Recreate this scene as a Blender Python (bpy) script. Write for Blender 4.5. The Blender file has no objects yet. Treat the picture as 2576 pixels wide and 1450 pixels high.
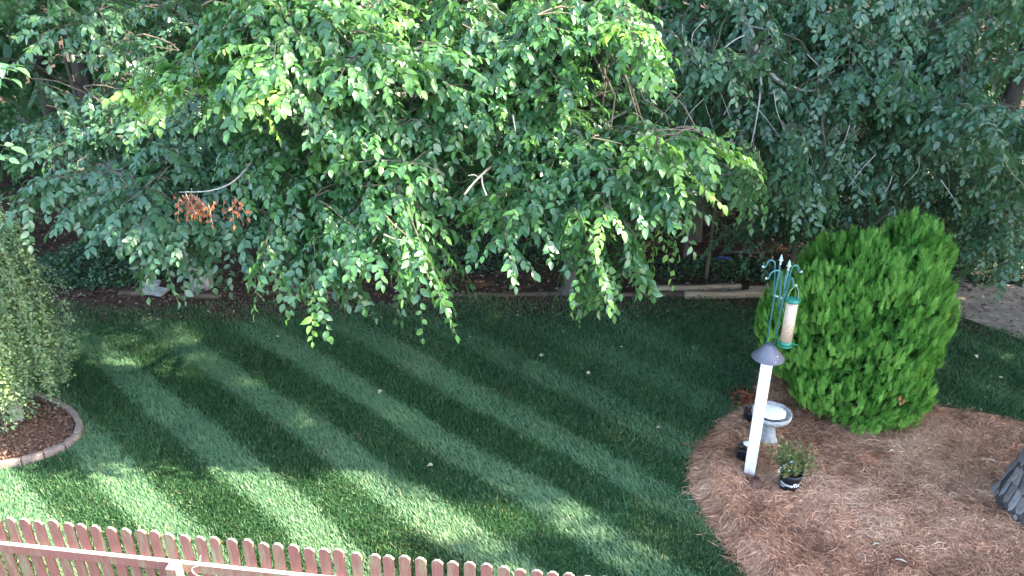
import bpy, bmesh, math, random
import numpy as np
from mathutils import Vector, Matrix

# ------------------------------------------------------------------ camera, sky, sun, exposure
SC = bpy.context.scene
COL = SC.collection
PITCH = math.radians(26.0)
CAM_H = 5.5
FPX = 2020.0                      # focal length in units of a 2576 px wide picture
cam_d = bpy.data.cameras.new('camera')
cam_d.sensor_width = 36.0
cam_d.lens = 36.0 * FPX / 2576.0
cam_d.clip_start = 0.05
cam_d.clip_end = 2000
cam = bpy.data.objects.new('camera', cam_d)
COL.objects.link(cam)
cam.location = (0, 0, CAM_H)
cam.rotation_euler = (math.pi / 2 - PITCH, 0, 0)
SC.camera = cam

SUN_EL = math.radians(36.0)
SUN_AZ = math.radians(-7.0)      # angle of the direction to the sun, from +X towards +Y
to_sun = Vector((math.cos(SUN_EL) * math.cos(SUN_AZ), math.cos(SUN_EL) * math.sin(SUN_AZ), math.sin(SUN_EL)))
world = bpy.data.worlds.new('World')
SC.world = world
world.use_nodes = True
wn = world.node_tree
bg = wn.nodes['Background']
sky = wn.nodes.new('ShaderNodeTexSky')
sky.sky_type = 'NISHITA'
sky.sun_disc = False
sky.sun_elevation = SUN_EL
sky.sun_rotation = math.atan2(to_sun.x, to_sun.y)
sky.air_density = 1.0
sky.dust_density = 1.5
wn.links.new(sky.outputs[0], bg.inputs[0])
bg.inputs[1].default_value = 0.15
sun_d = bpy.data.lights.new('sun', 'SUN')
sun_d.energy = 3.5
sun_d.angle = math.radians(0.7)
sun_d.color = (1.0, 0.91, 0.73)
sun = bpy.data.objects.new('sun', sun_d)
COL.objects.link(sun)
sun.rotation_euler = to_sun.to_track_quat('Z', 'Y').to_euler()
SC.view_settings.view_transform = 'Standard'
SC.view_settings.look = 'None'
SC.view_settings.gamma = 1.0
SC.view_settings.use_curve_mapping = False
SC.view_settings.exposure = 3.1
SC.render.engine = 'CYCLES'
SC.cycles.max_bounces = 7
SC.cycles.diffuse_bounces = 4
SC.cycles.glossy_bounces = 2
SC.cycles.transmission_bounces = 5
SC.cycles.transparent_max_bounces = 4
SC.cycles.sample_clamp_indirect = 6.0

RNG = np.random.default_rng(7)
random.seed(7)
CP, SP = math.cos(PITCH), math.sin(PITCH)

def P(u, v, d):
    """world point seen at (u, v) of the 2576x1450 picture at depth d along the optical axis"""
    x = (u - 1288) / FPX; y = (725 - v) / FPX
    return np.array([x * d, (CP + y * SP) * d, CAM_H + (-SP + y * CP) * d])

def G(u, v, z=0.0):
    x = (u - 1288) / FPX; y = (725 - v) / FPX
    t = (z - CAM_H) / (-SP + y * CP)
    return np.array([x * t, (CP + y * SP) * t, z])

def proj(p):
    p = np.asarray(p, float)
    X, Y, Z = p[..., 0], p[..., 1], p[..., 2] - CAM_H
    d = Y * CP - Z * SP
    yu = Y * SP + Z * CP
    dd = np.where(d > 0.1, d, 0.1)
    return 1288 + FPX * X / dd, 725 - FPX * yu / dd, d

# ------------------------------------------------------------------ materials
def new_mat(name):
    m = bpy.data.materials.new(name); m.use_nodes = True
    nt = m.node_tree
    return m, nt, nt.nodes['Principled BSDF']

def N(nt, t, **kw):
    n = nt.nodes.new(t)
    for k, v in kw.items():
        setattr(n, k, v)
    return n

def ramp(nt, src, stops):
    r = N(nt, 'ShaderNodeValToRGB')
    e = r.color_ramp.elements
    e[0].position, e[0].color = stops[0][0], (*stops[0][1], 1)
    e[1].position, e[1].color = stops[-1][0], (*stops[-1][1], 1)
    for p, c in stops[1:-1]:
        x = e.new(p); x.color = (*c, 1)
    nt.links.new(src, r.inputs[0])
    return r.outputs[0]

def noise(nt, scale, detail=4, coord='Object', rough=0.6, vec=None, stretch=None):
    n = N(nt, 'ShaderNodeTexNoise')
    n.inputs['Scale'].default_value = scale
    n.inputs['Detail'].default_value = detail
    n.inputs['Roughness'].default_value = rough
    if vec is None:
        tc = N(nt, 'ShaderNodeTexCoord'); vec = tc.outputs[coord]
    if stretch:
        mp = N(nt, 'ShaderNodeMapping'); mp.inputs['Scale'].default_value = stretch
        nt.links.new(vec, mp.inputs[0]); vec = mp.outputs[0]
    nt.links.new(vec, n.inputs['Vector'])
    return n.outputs['Fac']

def bump(nt, bsdf, h, strength=0.4, dist=0.01):
    b = N(nt, 'ShaderNodeBump')
    b.inputs['Strength'].default_value = strength
    b.inputs['Distance'].default_value = dist
    nt.links.new(h, b.inputs['Height'])
    nt.links.new(b.outputs[0], bsdf.inputs['Normal'])

def plain(name, stops, scale=20, rough=0.7, bmp=0.3, bdist=0.004, spec=0.4, metal=0.0, stretch=None, detail=5):
    m, nt, b = new_mat(name)
    f = noise(nt, scale, detail, stretch=stretch)
    nt.links.new(ramp(nt, f, stops), b.inputs['Base Color'])
    b.inputs['Roughness'].default_value = rough
    b.inputs['Specular IOR Level'].default_value = spec
    b.inputs['Metallic'].default_value = metal
    if bmp:
        bump(nt, b, f, bmp, bdist)
    return m

def leafy(name, stops, trans_mul=1.9, trans=0.3, rough=0.42, spec=0.5, attr='tint'):
    """thin leaf: glossy reflecting side, light passing through"""
    m, nt, b = new_mat(name)
    a = N(nt, 'ShaderNodeAttribute'); a.attribute_name = attr
    c = ramp(nt, a.outputs['Fac'], stops)
    nt.links.new(c, b.inputs['Base Color'])
    b.inputs['Roughness'].default_value = rough
    b.inputs['Specular IOR Level'].default_value = spec
    t = N(nt, 'ShaderNodeBsdfTranslucent')
    mx = N(nt, 'ShaderNodeMix', data_type='RGBA', blend_type='MULTIPLY')
    mx.inputs['Factor'].default_value = 1.0
    nt.links.new(c, mx.inputs['A'])
    mx.inputs['B'].default_value = (trans_mul * .92, trans_mul * 1.0, trans_mul * 0.62, 1)
    nt.links.new(mx.outputs['Result'], t.inputs[0])
    ms = N(nt, 'ShaderNodeMixShader'); ms.inputs[0].default_value = trans
    out = nt.nodes['Material Output']
    nt.links.new(b.outputs[0], ms.inputs[1]); nt.links.new(t.outputs[0], ms.inputs[2])
    nt.links.new(ms.outputs[0], out.inputs['Surface'])
    return m

M = {}
M['elm'] = leafy('elm_leaf', [(0, (.034, .098, .040)), (.45, (.068, .172, .058)), (.8, (.115, .25, .06)), (1, (.21, .38, .075))], rough=.30, spec=.75)
M['elm_shade'] = leafy('shaded_elm_leaf', [(0, (.042, .105, .056)), (.5, (.074, .165, .080)), (.9, (.11, .22, .088)), (1, (.24, .38, .06))], rough=.32, spec=.75)  # cool shade of these trees put into a bluer leaf colour
M['gum'] = leafy('star_leaf', [(0, (.025, .075, .028)), (.6, (.05, .13, .04)), (1, (.09, .20, .05))], rough=.45, spec=.45)
M['dead_leaf'] = leafy('dead_leaf', [(0, (.22, .06, .035)), (.6, (.36, .12, .06)), (1, (.48, .20, .10))], trans=.12, rough=.75, spec=.2, trans_mul=1.2)
M['litter'] = leafy('litter_leaf', [(0, (.05, .028, .02)), (.5, (.10, .058, .04)), (.85, (.17, .11, .075)), (1, (.42, .36, .27))], trans=.05, rough=.8, spec=.2, trans_mul=1.2)
M['mulch_chip'] = leafy('mulch_chip', [(0, (.09, .05, .036)), (.5, (.19, .11, .078)), (1, (.34, .22, .16))], trans=.03, rough=.85, spec=.2, trans_mul=1.0)
M['ivy'] = leafy('ivy_leaf', [(0, (.014, .040, .020)), (.6, (.026, .072, .030)), (1, (.07, .14, .045))], trans=.2)
M['cedar'] = leafy('cedar_spray', [(0, (.038, .125, .020)), (.45, (.135, .34, .055)), (1, (.33, .58, .14))], trans=.25, rough=.55, spec=.35, trans_mul=1.4)
M['weep'] = leafy('weeping_leaf', [(0, (.12, .20, .11)), (.5, (.26, .36, .17)), (1, (.44, .52, .17))], trans=.35, rough=.5, spec=.4, trans_mul=1.7)
M['grass'] = leafy('grass_blade', [(0, (.026, .074, .030)), (.35, (.046, .118, .046)), (.62, (.090, .192, .088)), (.85, (.135, .25, .120)), (.94, (.18, .235, .075)), (1, (.29, .25, .13))], trans=.22, rough=.45, spec=.45, trans_mul=1.5)
M['straw'] = leafy('pine_needle', [(0, (.19, .088, .050)), (.4, (.46, .235, .138)), (.8, (.66, .385, .240)), (1, (.76, .55, .39))], trans=.05, rough=.65, spec=.3, trans_mul=1.0)
M['pine_needle_live'] = leafy('live_needle', [(0, (.03, .07, .025)), (1, (.07, .13, .04))], trans=.1)
M['azalea'] = leafy('azalea_leaf', [(0, (.05, .10, .025)), (.5, (.13, .17, .05)), (.8, (.24, .20, .09)), (1, (.33, .19, .12))], trans=.2, rough=.6, spec=.3)

M['bark_grey'] = plain('grey_bark', [(.25, (.10, .09, .075)), (.5, (.24, .22, .19)), (.75, (.38, .36, .31))], scale=14, rough=.9, bmp=.6, bdist=.01, spec=.2, stretch=(1, 1, .25))
M['twig_pale'] = plain('pale_twig_bark', [(.25, (.20, .19, .16)), (.6, (.36, .35, .30)), (.8, (.50, .49, .44))], scale=30, rough=.85, bmp=.3, spec=.2)
M['twig_brown'] = plain('brown_twig_bark', [(.3, (.07, .058, .042)), (.7, (.15, .13, .10))], scale=30, rough=.9, bmp=.2, spec=.2)
M['dead_wood'] = plain('bleached_dead_wood', [(.3, (.42, .36, .26)), (.7, (.68, .60, .46))], scale=40, rough=.85, bmp=.3, spec=.2)
M['bark_dark'] = plain('dark_bark', [(.3, (.045, .038, .03)), (.7, (.12, .10, .085))], scale=12, rough=.95, bmp=.7, bdist=.015, spec=.15, stretch=(1, 1, .2))
M['bark_furrow'] = plain('pine_furrow', [(.3, (.035, .028, .026)), (.7, (.09, .075, .07))], scale=25, rough=.95, bmp=.6, bdist=.01, spec=.15)
M['bark_plate'] = plain('pine_plate', [(.25, (.11, .10, .105)), (.5, (.20, .185, .19)), (.75, (.33, .31, .32))], scale=22, rough=.9, bmp=.6, bdist=.006, spec=.2, stretch=(1, 1, .5))
M['forest_floor'] = plain('forest_floor', [(.25, (.030, .020, .015)), (.5, (.065, .040, .028)), (.75, (.11, .068, .046))], scale=5, rough=.95, bmp=.7, bdist=.03, spec=.1, detail=9)
M['dirt'] = plain('bare_dirt', [(.25, (.16, .12, .095)), (.5, (.26, .205, .165)), (.75, (.38, .32, .27))], scale=7, rough=.95, bmp=.6, bdist=.02, spec=.1, detail=9)
M['mulch'] = plain('mulch_soil', [(.25, (.075, .040, .030)), (.5, (.15, .08, .058)), (.75, (.24, .135, .10))], scale=18, rough=.95, bmp=.8, bdist=.02, spec=.1, detail=8)
M['straw_bed'] = plain('straw_bed', [(.25, (.17, .085, .054)), (.5, (.33, .175, .112)), (.75, (.48, .285, .19))], scale=16, rough=.9, bmp=.8, bdist=.02, spec=.15, detail=9)
M['turf'] = plain('turf_soil', [(.3, (.018, .040, .018)), (.55, (.030, .070, .028)), (.75, (.055, .080, .035))], scale=9, rough=.95, bmp=.8, bdist=.02, spec=.1, detail=9)
M['cast_stone'] = plain('cast_stone', [(.25, (.21, .205, .20)), (.5, (.36, .355, .35)), (.7, (.50, .49, .475))], scale=22, rough=.85, bmp=.5, bdist=.004, spec=.25)
M['pale_stone'] = plain('pale_stone', [(.25, (.58, .55, .50)), (.5, (.76, .74, .70)), (.7, (.84, .83, .80))], scale=12, rough=.8, bmp=.5, bdist=.006, spec=.25)
M['grey_stone'] = plain('grey_stone', [(.3, (.20, .19, .18)), (.7, (.36, .35, .33))], scale=16, rough=.9, bmp=.5, bdist=.006, spec=.2)
M['concrete'] = plain('edging_concrete', [(.25, (.14, .105, .088)), (.5, (.23, .18, .152)), (.75, (.32, .26, .225))], scale=30, rough=.9, bmp=.5, bdist=.004, spec=.2)
M['timber'] = plain('old_timber', [(.25, (.14, .10, .07)), (.5, (.27, .20, .14)), (.75, (.42, .34, .24))], scale=10, rough=.9, bmp=.6, bdist=.006, spec=.2, stretch=(.3, 3, 3))
M['old_timber'] = plain('rotted_timber', [(.25, (.05, .035, .026)), (.5, (.10, .072, .052)), (.75, (.19, .145, .105))], scale=8, rough=.95, bmp=.7, bdist=.01, spec=.15, stretch=(.6, 3, 3))
M['vinyl'] = plain('white_vinyl', [(.3, (.78, .79, .80)), (.7, (.86, .87, .87))], scale=6, rough=.35, bmp=.05, spec=.5)
def vinyl_mat():
    m, nt, b = new_mat('stained_vinyl')
    tc = N(nt, 'ShaderNodeTexCoord'); sx = N(nt, 'ShaderNodeSeparateXYZ'); nt.links.new(tc.outputs['Object'], sx.inputs[0])
    n = noise(nt, 9, 6, stretch=(1, 1, .35))
    k = N(nt, 'ShaderNodeMath', operation='MULTIPLY_ADD'); nt.links.new(n, k.inputs[0]); k.inputs[1].default_value = .55; nt.links.new(sx.outputs['Z'], k.inputs[2])
    foot = ramp(nt, k.outputs[0], [(.30, (.42, .33, .26)), (.44, (.76, .75, .72)), (.60, (.85, .86, .86))])
    nt.links.new(foot, b.inputs['Base Color']); b.inputs['Roughness'].default_value = .4
    bump(nt, b, n, .05, .002)
    return m
M['vinyl_post'] = vinyl_mat()
M['baffle'] = plain('grey_baffle', [(.3, (.105, .10, .135)), (.7, (.16, .155, .195))], scale=9, rough=.5, bmp=.15, bdist=.002, spec=.5)
M['hook_metal'] = plain('green_metal', [(.3, (.030, .12, .125)), (.6, (.06, .19, .195)), (.8, (.13, .28, .285))], scale=40, rough=.35, bmp=.1, spec=.6, metal=.1)
M['finial'] = plain('worn_finial', [(.3, (.28, .36, .33)), (.7, (.60, .64, .56))], scale=60, rough=.5, bmp=.2, spec=.5)
M['green_plastic'] = plain('green_plastic', [(.3, (.012, .13, .085)), (.7, (.025, .20, .13))], scale=20, rough=.3, bmp=.03, spec=.5)
M['seed'] = plain('seed', [(.25, (.34, .20, .13)), (.5, (.62, .44, .32)), (.75, (.80, .66, .53))], scale=110, rough=.6, bmp=.6, bdist=.004, spec=.4, detail=2)
M['black_pot'] = plain('black_pot', [(.3, (.010, .013, .020)), (.7, (.022, .028, .040))], scale=14, rough=.45, bmp=.05, spec=.5)
M['print_white'] = plain('white_print', [(.3, (.72, .76, .82)), (.7, (.82, .85, .88))], scale=20, rough=.5, bmp=0)
M['petal'] = plain('white_petal', [(.3, (.80, .80, .78)), (.7, (.86, .86, .86))], scale=20, rough=.6, bmp=.1)
M['soil'] = plain('potting_soil', [(.3, (.03, .02, .015)), (.7, (.09, .06, .045))], scale=40, rough=.95, bmp=.8, bdist=.01, spec=.1)
M['blue_plastic'] = plain('blue_plastic', [(.3, (.03, .05, .50)), (.7, (.08, .12, .70))], scale=20, rough=.4, bmp=.1)
M['string'] = plain('white_string', [(.3, (.74, .72, .68)), (.7, (.82, .80, .77))], scale=40, rough=.8, bmp=.2)

def plate_mat():
    m, nt, b = new_mat('pine_plate_varied')
    oi = N(nt, 'ShaderNodeObjectInfo')
    f = noise(nt, 26, 6, stretch=(1, 1, .5))
    ad = N(nt, 'ShaderNodeMath', operation='MULTIPLY_ADD'); nt.links.new(oi.outputs['Random'], ad.inputs[0]); ad.inputs[1].default_value = .45; nt.links.new(f, ad.inputs[2])
    nt.links.new(ramp(nt, ad.outputs[0], [(.35, (.065, .055, .052)), (.6, (.125, .108, .104)), (.8, (.16, .138, .13)), (1, (.23, .215, .21))]), b.inputs['Base Color'])
    b.inputs['Roughness'].default_value = .92; b.inputs['Specular IOR Level'].default_value = .2
    bump(nt, b, f, .8, .008)
    return m
M['bark_plate'] = plate_mat()

def paint_mat():
    """mauve fence stain worn to grey-green wood, a different wear on each board"""
    m, nt, b = new_mat('worn_fence_stain')
    oi = N(nt, 'ShaderNodeObjectInfo')
    tc = N(nt, 'ShaderNodeTexCoord')
    off = N(nt, 'ShaderNodeVectorMath', operation='ADD')
    sc = N(nt, 'ShaderNodeVectorMath', operation='SCALE')
    cx = N(nt, 'ShaderNodeCombineXYZ')
    for i in range(3): nt.links.new(oi.outputs['Random'], cx.inputs[i])
    nt.links.new(cx.outputs[0], sc.inputs[0]); sc.inputs['Scale'].default_value = 37.0
    nt.links.new(tc.outputs['Object'], off.inputs[0]); nt.links.new(sc.outputs[0], off.inputs[1])
    n1 = noise(nt, 7, 5, vec=off.outputs[0], stretch=(2.2, 1, .45))
    n2 = noise(nt, 60, 4, vec=off.outputs[0], stretch=(2.5, 1, .12))
    base = ramp(nt, n2, [(.3, (.205, .074, .060)), (.7, (.305, .128, .102))])
    worn = ramp(nt, n2, [(.3, (.20, .16, .095)), (.7, (.31, .26, .155))])
    ad = N(nt, 'ShaderNodeMath', operation='MULTIPLY_ADD')
    nt.links.new(oi.outputs['Random'], ad.inputs[0]); ad.inputs[1].default_value = .20
    nt.links.new(n1, ad.inputs[2])
    k = N(nt, 'ShaderNodeMapRange'); k.inputs['From Min'].default_value = .58; k.inputs['From Max'].default_value = .82
    nt.links.new(ad.outputs[0], k.inputs['Value'])
    mx = N(nt, 'ShaderNodeMix', data_type='RGBA')
    nt.links.new(k.outputs[0], mx.inputs['Factor']); nt.links.new(base, mx.inputs['A']); nt.links.new(worn, mx.inputs['B'])
    nt.links.new(mx.outputs['Result'], b.inputs['Base Color'])
    b.inputs['Roughness'].default_value = .75; b.inputs['Specular IOR Level'].default_value = .3
    bump(nt, b, n2, .4, .003)
    return m
M['fence'] = paint_mat()
M['picket_edge_sunlit'] = plain('sunlit_picket_edge', [(.3, (.42, .33, .24)), (.7, (.60, .50, .38))], scale=40, rough=.85, bmp=.3, spec=.2)  # sunlight on picket tops and sides put into the colour
M['rail_top'] = plain('weathered_sunlit_rail', [(.3, (.30, .225, .20)), (.7, (.52, .43, .39))], scale=25, rough=.8, bmp=.3, spec=.2, stretch=(.2, 3, 3))  # bare weathered wood, with sunlight on these faces put into the colour

# ------------------------------------------------------------------ object helpers
def tag(o, label=None, cat=None, group=None, kind=None):
    if label: o['label'] = label
    if cat: o['category'] = cat
    if group: o['group'] = group
    if kind: o['kind'] = kind
    return o

def empty(name, loc, label=None, cat=None, group=None, rz=0.0):
    o = bpy.data.objects.new(name, None)
    COL.objects.link(o)
    o.location = Vector(loc); o.rotation_euler = (0, 0, rz)
    o.empty_display_size = 0.1
    return tag(o, label, cat, group)

def link(name, me, parent=None, local=False):
    """mesh data in world coordinates unless local"""
    o = bpy.data.objects.new(name, me)
    COL.objects.link(o)
    if parent is not None:
        o.parent = parent
        if not local:
            bpy_m = parent_matrix(parent)
            o.matrix_parent_inverse = bpy_m.inverted()
    return o

def parent_matrix(p):
    m = Matrix.LocRotScale(p.location, p.rotation_euler, p.scale)
    if p.parent is not None:
        m = parent_matrix(p.parent) @ p.matrix_parent_inverse @ m
    return m

def np_mesh(name, verts, tris, mat, attrs=None, smooth=False):
    verts = np.ascontiguousarray(verts, np.float32); tris = np.ascontiguousarray(tris, np.int32)
    k = tris.shape[1]
    me = bpy.data.meshes.new(name)
    me.vertices.add(len(verts)); me.vertices.foreach_set('co', verts.ravel())
    me.loops.add(tris.size); me.loops.foreach_set('vertex_index', tris.ravel())
    me.polygons.add(len(tris)); me.polygons.foreach_set('loop_start', np.arange(0, tris.size, k, dtype=np.int32))
    if attrs:
        for n, a in attrs.items():
            at = me.attributes.new(n, 'FLOAT', 'FACE')
            at.data.foreach_set('value', np.ascontiguousarray(a, np.float32))
    if smooth:
        me.polygons.foreach_set('use_smooth', np.ones(len(tris), bool))
    me.materials.append(mat)
    me.update(calc_edges=True)
    return me

def scatter(tv, tf, pos, frames, size, tint):
    """copies of a template (k,3),(m,3); frames (n,3,3) columns = local axes"""
    tv = np.asarray(tv, float); tf = np.asarray(tf, int)
    n = len(pos)
    if np.ndim(size) == 1: size = np.repeat(np.asarray(size)[:, None], 3, 1)
    loc = tv[None] * size[:, None, :]
    v = np.einsum('nij,nkj->nki', frames, loc) + np.asarray(pos)[:, None, :]
    f = tf[None] + (np.arange(n) * len(tv))[:, None, None]
    return v.reshape(-1, 3), f.reshape(-1, tf.shape[1]), np.repeat(tint, len(tf))

def unit(a):
    a = np.asarray(a, float)
    return a / np.maximum(np.linalg.norm(a, axis=-1, keepdims=True), 1e-9)

def frames_from(ydir, znear):
    y = unit(ydir)
    z = znear - (znear * y).sum(-1, keepdims=True) * y
    z = unit(z)
    x = np.cross(y, z)
    return np.stack([x, y, z], -1)

class MB:
    def __init__(s): s.v = []; s.f = []; s.n = 0
    def add(s, v, f):
        v = [tuple(map(float, p)) for p in v]
        s.f += [tuple(i + s.n for i in q) for q in f]
        s.v += v; s.n += len(v); return s
    def box(s, c, size, R=None):
        x, y, z = (k / 2 for k in size)
        vs = [Vector((a * x, b * y, d * z)) for a in (-1, 1) for b in (-1, 1) for d in (-1, 1)]
        if R is not None: vs = [R @ q for q in vs]
        c = Vector(c)
        return s.add([q + c for q in vs], [(0, 1, 3, 2), (4, 6, 7, 5), (0, 4, 5, 1), (2, 3, 7, 6), (0, 2, 6, 4), (1, 5, 7, 3)])
    def tube(s, pts, radii, n=6, caps=True):
        pts = np.asarray(pts, float); k = len(pts)
        if np.ndim(radii) == 0: radii = [radii] * k
        tan = np.gradient(pts, axis=0) if k > 2 else np.repeat((pts[1] - pts[0])[None], 2, 0)
        tan = unit(tan)
        ref = np.array([0, 0, 1.0]) if abs(tan[0][2]) < .9 else np.array([1.0, 0, 0])
        a = unit(np.cross(tan[0], ref)); vs = []
        for i in range(k):
            a = unit(a - (a @ tan[i]) * tan[i]); b = np.cross(tan[i], a)
            for j in range(n):
                t = 2 * math.pi * j / n
                vs.append(pts[i] + radii[i] * (math.cos(t) * a + math.sin(t) * b))
        fs = [(i * n + j, i * n + (j + 1) % n, (i + 1) * n + (j + 1) % n, (i + 1) * n + j) for i in range(k - 1) for j in range(n)]
        if caps: fs += [tuple(range(n - 1, -1, -1)), tuple((k - 1) * n + j for j in range(n))]
        return s.add(vs, fs)
    def lathe(s, prof, n=24, c=(0, 0, 0), R=None, wob=0.0, caps=True):
        vs = []
        for (r, z) in prof:
            for j in range(n):
                t = 2 * math.pi * j / n
                rr = r * (1 + wob * math.sin(3 * t + z * 9) + wob * random.uniform(-1, 1))
                q = Vector((rr * math.cos(t), rr * math.sin(t), z))
                if R is not None: q = R @ q
                vs.append(q + Vector(c))
        k = len(prof)
        fs = [(i * n + j, i * n + (j + 1) % n, (i + 1) * n + (j + 1) % n, (i + 1) * n + j) for i in range(k - 1) for j in range(n)]
        if caps: fs += [tuple(range(n - 1, -1, -1)), tuple((k - 1) * n + j for j in range(n))]
        return s.add(vs, fs)
    def mesh(s, name, mat, smooth=False, bev=0.0, seg=2, jitter=0.0, subdiv=0):
        bm = bmesh.new()
        vv = [bm.verts.new(p) for p in s.v]
        for q in s.f:
            try: bm.faces.new([vv[i] for i in q])
            except ValueError: pass
        bmesh.ops.recalc_face_normals(bm, faces=bm.faces)
        if bev: bmesh.ops.bevel(bm, geom=list(bm.edges), offset=bev, segments=seg, affect='EDGES', profile=.6)
        if subdiv: bmesh.ops.subdivide_edges(bm, edges=list(bm.edges), cuts=subdiv, use_grid_fill=True)
        if jitter:
            for q in bm.verts: q.co += Vector((random.gauss(0, jitter), random.gauss(0, jitter), random.gauss(0, jitter)))
        me = bpy.data.meshes.new(name); bm.to_mesh(me); bm.free()
        if smooth:
            me.polygons.foreach_set('use_smooth', np.ones(len(me.polygons), bool))
        me.materials.append(mat)
        return me
    def build(s, name, mat, parent=None, local=False, **kw):
        return link(name, s.mesh(name, mat, **kw), parent, local)

def spline(pts, k=6):
    """Catmull-Rom through points"""
    p = np.asarray(pts, float)
    if len(p) < 3: 
        return np.linspace(p[0], p[-1], k + 1)
    q = np.vstack([2 * p[0] - p[1], p, 2 * p[-1] - p[-2]])
    out = []
    for i in range(1, len(q) - 2):
        for t in np.linspace(0, 1, k, endpoint=False):
            a, b, c, d = q[i - 1], q[i], q[i + 1], q[i + 2]
            out.append(.5 * (2 * b + (c - a) * t + (2 * a - 5 * b + 4 * c - d) * t * t + (3 * b - a - 3 * c + d) * t ** 3))
    out.append(p[-1])
    return np.array(out)

def in_poly(x, y, poly):
    poly = np.asarray(poly); r = np.zeros(np.shape(x), bool)
    j = len(poly) - 1
    for i in range(len(poly)):
        xi, yi = poly[i]; xj, yj = poly[j]
        c = ((yi > y) != (yj > y)) & (x < (xj - xi) * (y - yi) / (yj - yi + 1e-12) + xi)
        r ^= c; j = i
    return r

def edge_dist(x, y, poly):
    poly = np.asarray(poly); d = np.full(np.shape(x), 1e9)
    for i in range(len(poly)):
        a = poly[i]; b = poly[(i + 1) % len(poly)]
        ab = b - a; L = ab @ ab
        t = np.clip(((x - a[0]) * ab[0] + (y - a[1]) * ab[1]) / max(L, 1e-9), 0, 1)
        d = np.minimum(d, np.hypot(x - a[0] - t * ab[0], y - a[1] - t * ab[1]))
    return d

def vnoise(x, y, s=1.0, seed=0):
    """cheap smooth noise, about -1..1"""
    r = np.random.default_rng(seed); o = np.zeros(np.shape(x))
    for i in range(7):
        a = r.uniform(0, 6.28); k = s * r.uniform(.6, 2.2); ph = r.uniform(0, 6.28)
        o += np.sin((x * math.cos(a) + y * math.sin(a)) * k + ph) 
    return o / 3.2

# leaf templates: length 1 along +Y, face +Z
LEAF_V = [(0, 0, 0), (0, .35, -.015), (0, .70, -.05), (0, 1, -.15), (-.24, .20, .06), (-.30, .48, .05), (-.17, .78, -.03), (.24, .20, .06), (.30, .48, .05), (.17, .78, -.03)]
LEAF_F = [(0, 1, 4), (4, 1, 5), (5, 1, 2), (5, 2, 6), (6, 2, 3), (0, 7, 1), (7, 8, 1), (8, 2, 1), (8, 9, 2), (9, 3, 2)]
LEAF4_V = [(0, 0, 0), (-.28, .42, .07), (0, .45, -.01), (0, 1, -.12), (.28, .42, .07)]
LEAF4_F = [(0, 2, 1), (1, 2, 3), (0, 4, 2), (4, 3, 2)]
LEAF2_V = [(0, 0, 0), (-.30, .5, .05), (0, 1, -.06), (.30, .5, .05)]
LEAF2_F = [(0, 2, 1), (0, 3, 2)]
_s = []
for a in (-112, -56, 0, 56, 112):
    r = math.radians(a); l = 1.0 if a == 0 else (.92 if abs(a) < 60 else .62)
    _s.append((math.sin(r) * l * .62, .38 + math.cos(r) * l * .62, -.06))
    r2 = math.radians(a + 28)
    _s.append((math.sin(r2) * .22, .38 + math.cos(r2) * .22, .03))
STAR_V = [(0, .34, .03)] + _s + [(math.sin(math.radians(-140)) * .2, .38 + math.cos(math.radians(-140)) * .2, .02)]
STAR_F = [(11, 4, 2), (11, 8, 4), (4, 8, 6), (11, 10, 8)]
for i in range(5):
    left = 11 if i == 0 else 2 * i
    STAR_F.append((left, 2 + 2 * i, 1 + 2 * i))

# ------------------------------------------------------------------ ground
def ground_z(x, y):
    return .06 * np.clip((y - 12.0) / 3, 0, 6) ** 1.3

gx = np.concatenate([np.linspace(-600, -20, 8), np.linspace(-16, 16, 65), np.linspace(20, 600, 8)])
gy = np.concatenate([np.linspace(-600, -4, 8), np.linspace(0, 24, 49), np.linspace(30, 700, 8)])
XX, YY = np.meshgrid(gx, gy)
ZZ = ground_z(XX, np.minimum(YY, 40)) + np.where((YY > 11.2) & (YY < 24), .025 * vnoise(XX, YY, 3, 3), 0) - .012
gv = np.stack([XX, YY, ZZ], -1).reshape(-1, 3)
nx, ny = len(gx), len(gy)
gf = np.array([(j * nx + i, j * nx + i + 1, (j + 1) * nx + i + 1, (j + 1) * nx + i) for j in range(ny - 1) for i in range(nx - 1)])
tag(link('ground', np_mesh('ground', gv, gf, M['forest_floor'], smooth=True)), kind='structure')

BED = np.array([(2.85, 8.10), (2.40, 7.66), (2.05, 7.22), (1.90, 6.85), (1.86, 6.50), (1.92, 6.05), (2.02, 5.65), (2.17, 5.25), (2.45, 4.65), (2.9, 4.0), (3.8, 3.3), (9.6, 3.0), (9.6, 7.2), (7.2, 7.42), (5.95, 7.66), (5.1, 7.98), (4.95, 8.9), (4.0, 9.25), (3.25, 8.9)])
EDG = spline(np.array([(-5.47, 6.87), (-5.17, 6.98), (-4.94, 7.20), (-4.90, 7.45), (-5.06, 7.73), (-5.42, 8.02), (-6.0, 8.25), (-6.6, 7.95), (-6.75, 7.4), (-6.35, 6.95), (-5.9, 6.83), (-5.47, 6.87)]), 5)[:-1]
LAWN = np.array([(-10, 2), (9.9, 2), (9.9, 6.4), (7.9, 8.7), (7.04, 9.59), (6.53, 10.29), (6.2, 10.85), (4.5, 11.0), (2, 11.05), (0, 11.05), (-2, 10.95), (-4, 10.75), (-6.0, 10.7), (-8, 10.4), (-10, 10)])

# lawn sheet
bm = bmesh.new()
lv = [bm.verts.new((x, y if y < 9.9 else y - .55, 0.0)) for x, y in LAWN]
bm.faces.new(lv)
me = bpy.data.meshes.new('lawn'); bm.to_mesh(me); bm.free(); me.materials.append(M['turf'])
tag(link('lawn', me), kind='structure')

def visible(p, m=160):
    u, v, d = proj(p)
    return (u > -m) & (u < 2576 + m) & (v > -m) & (v < 1450 + m)

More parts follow.
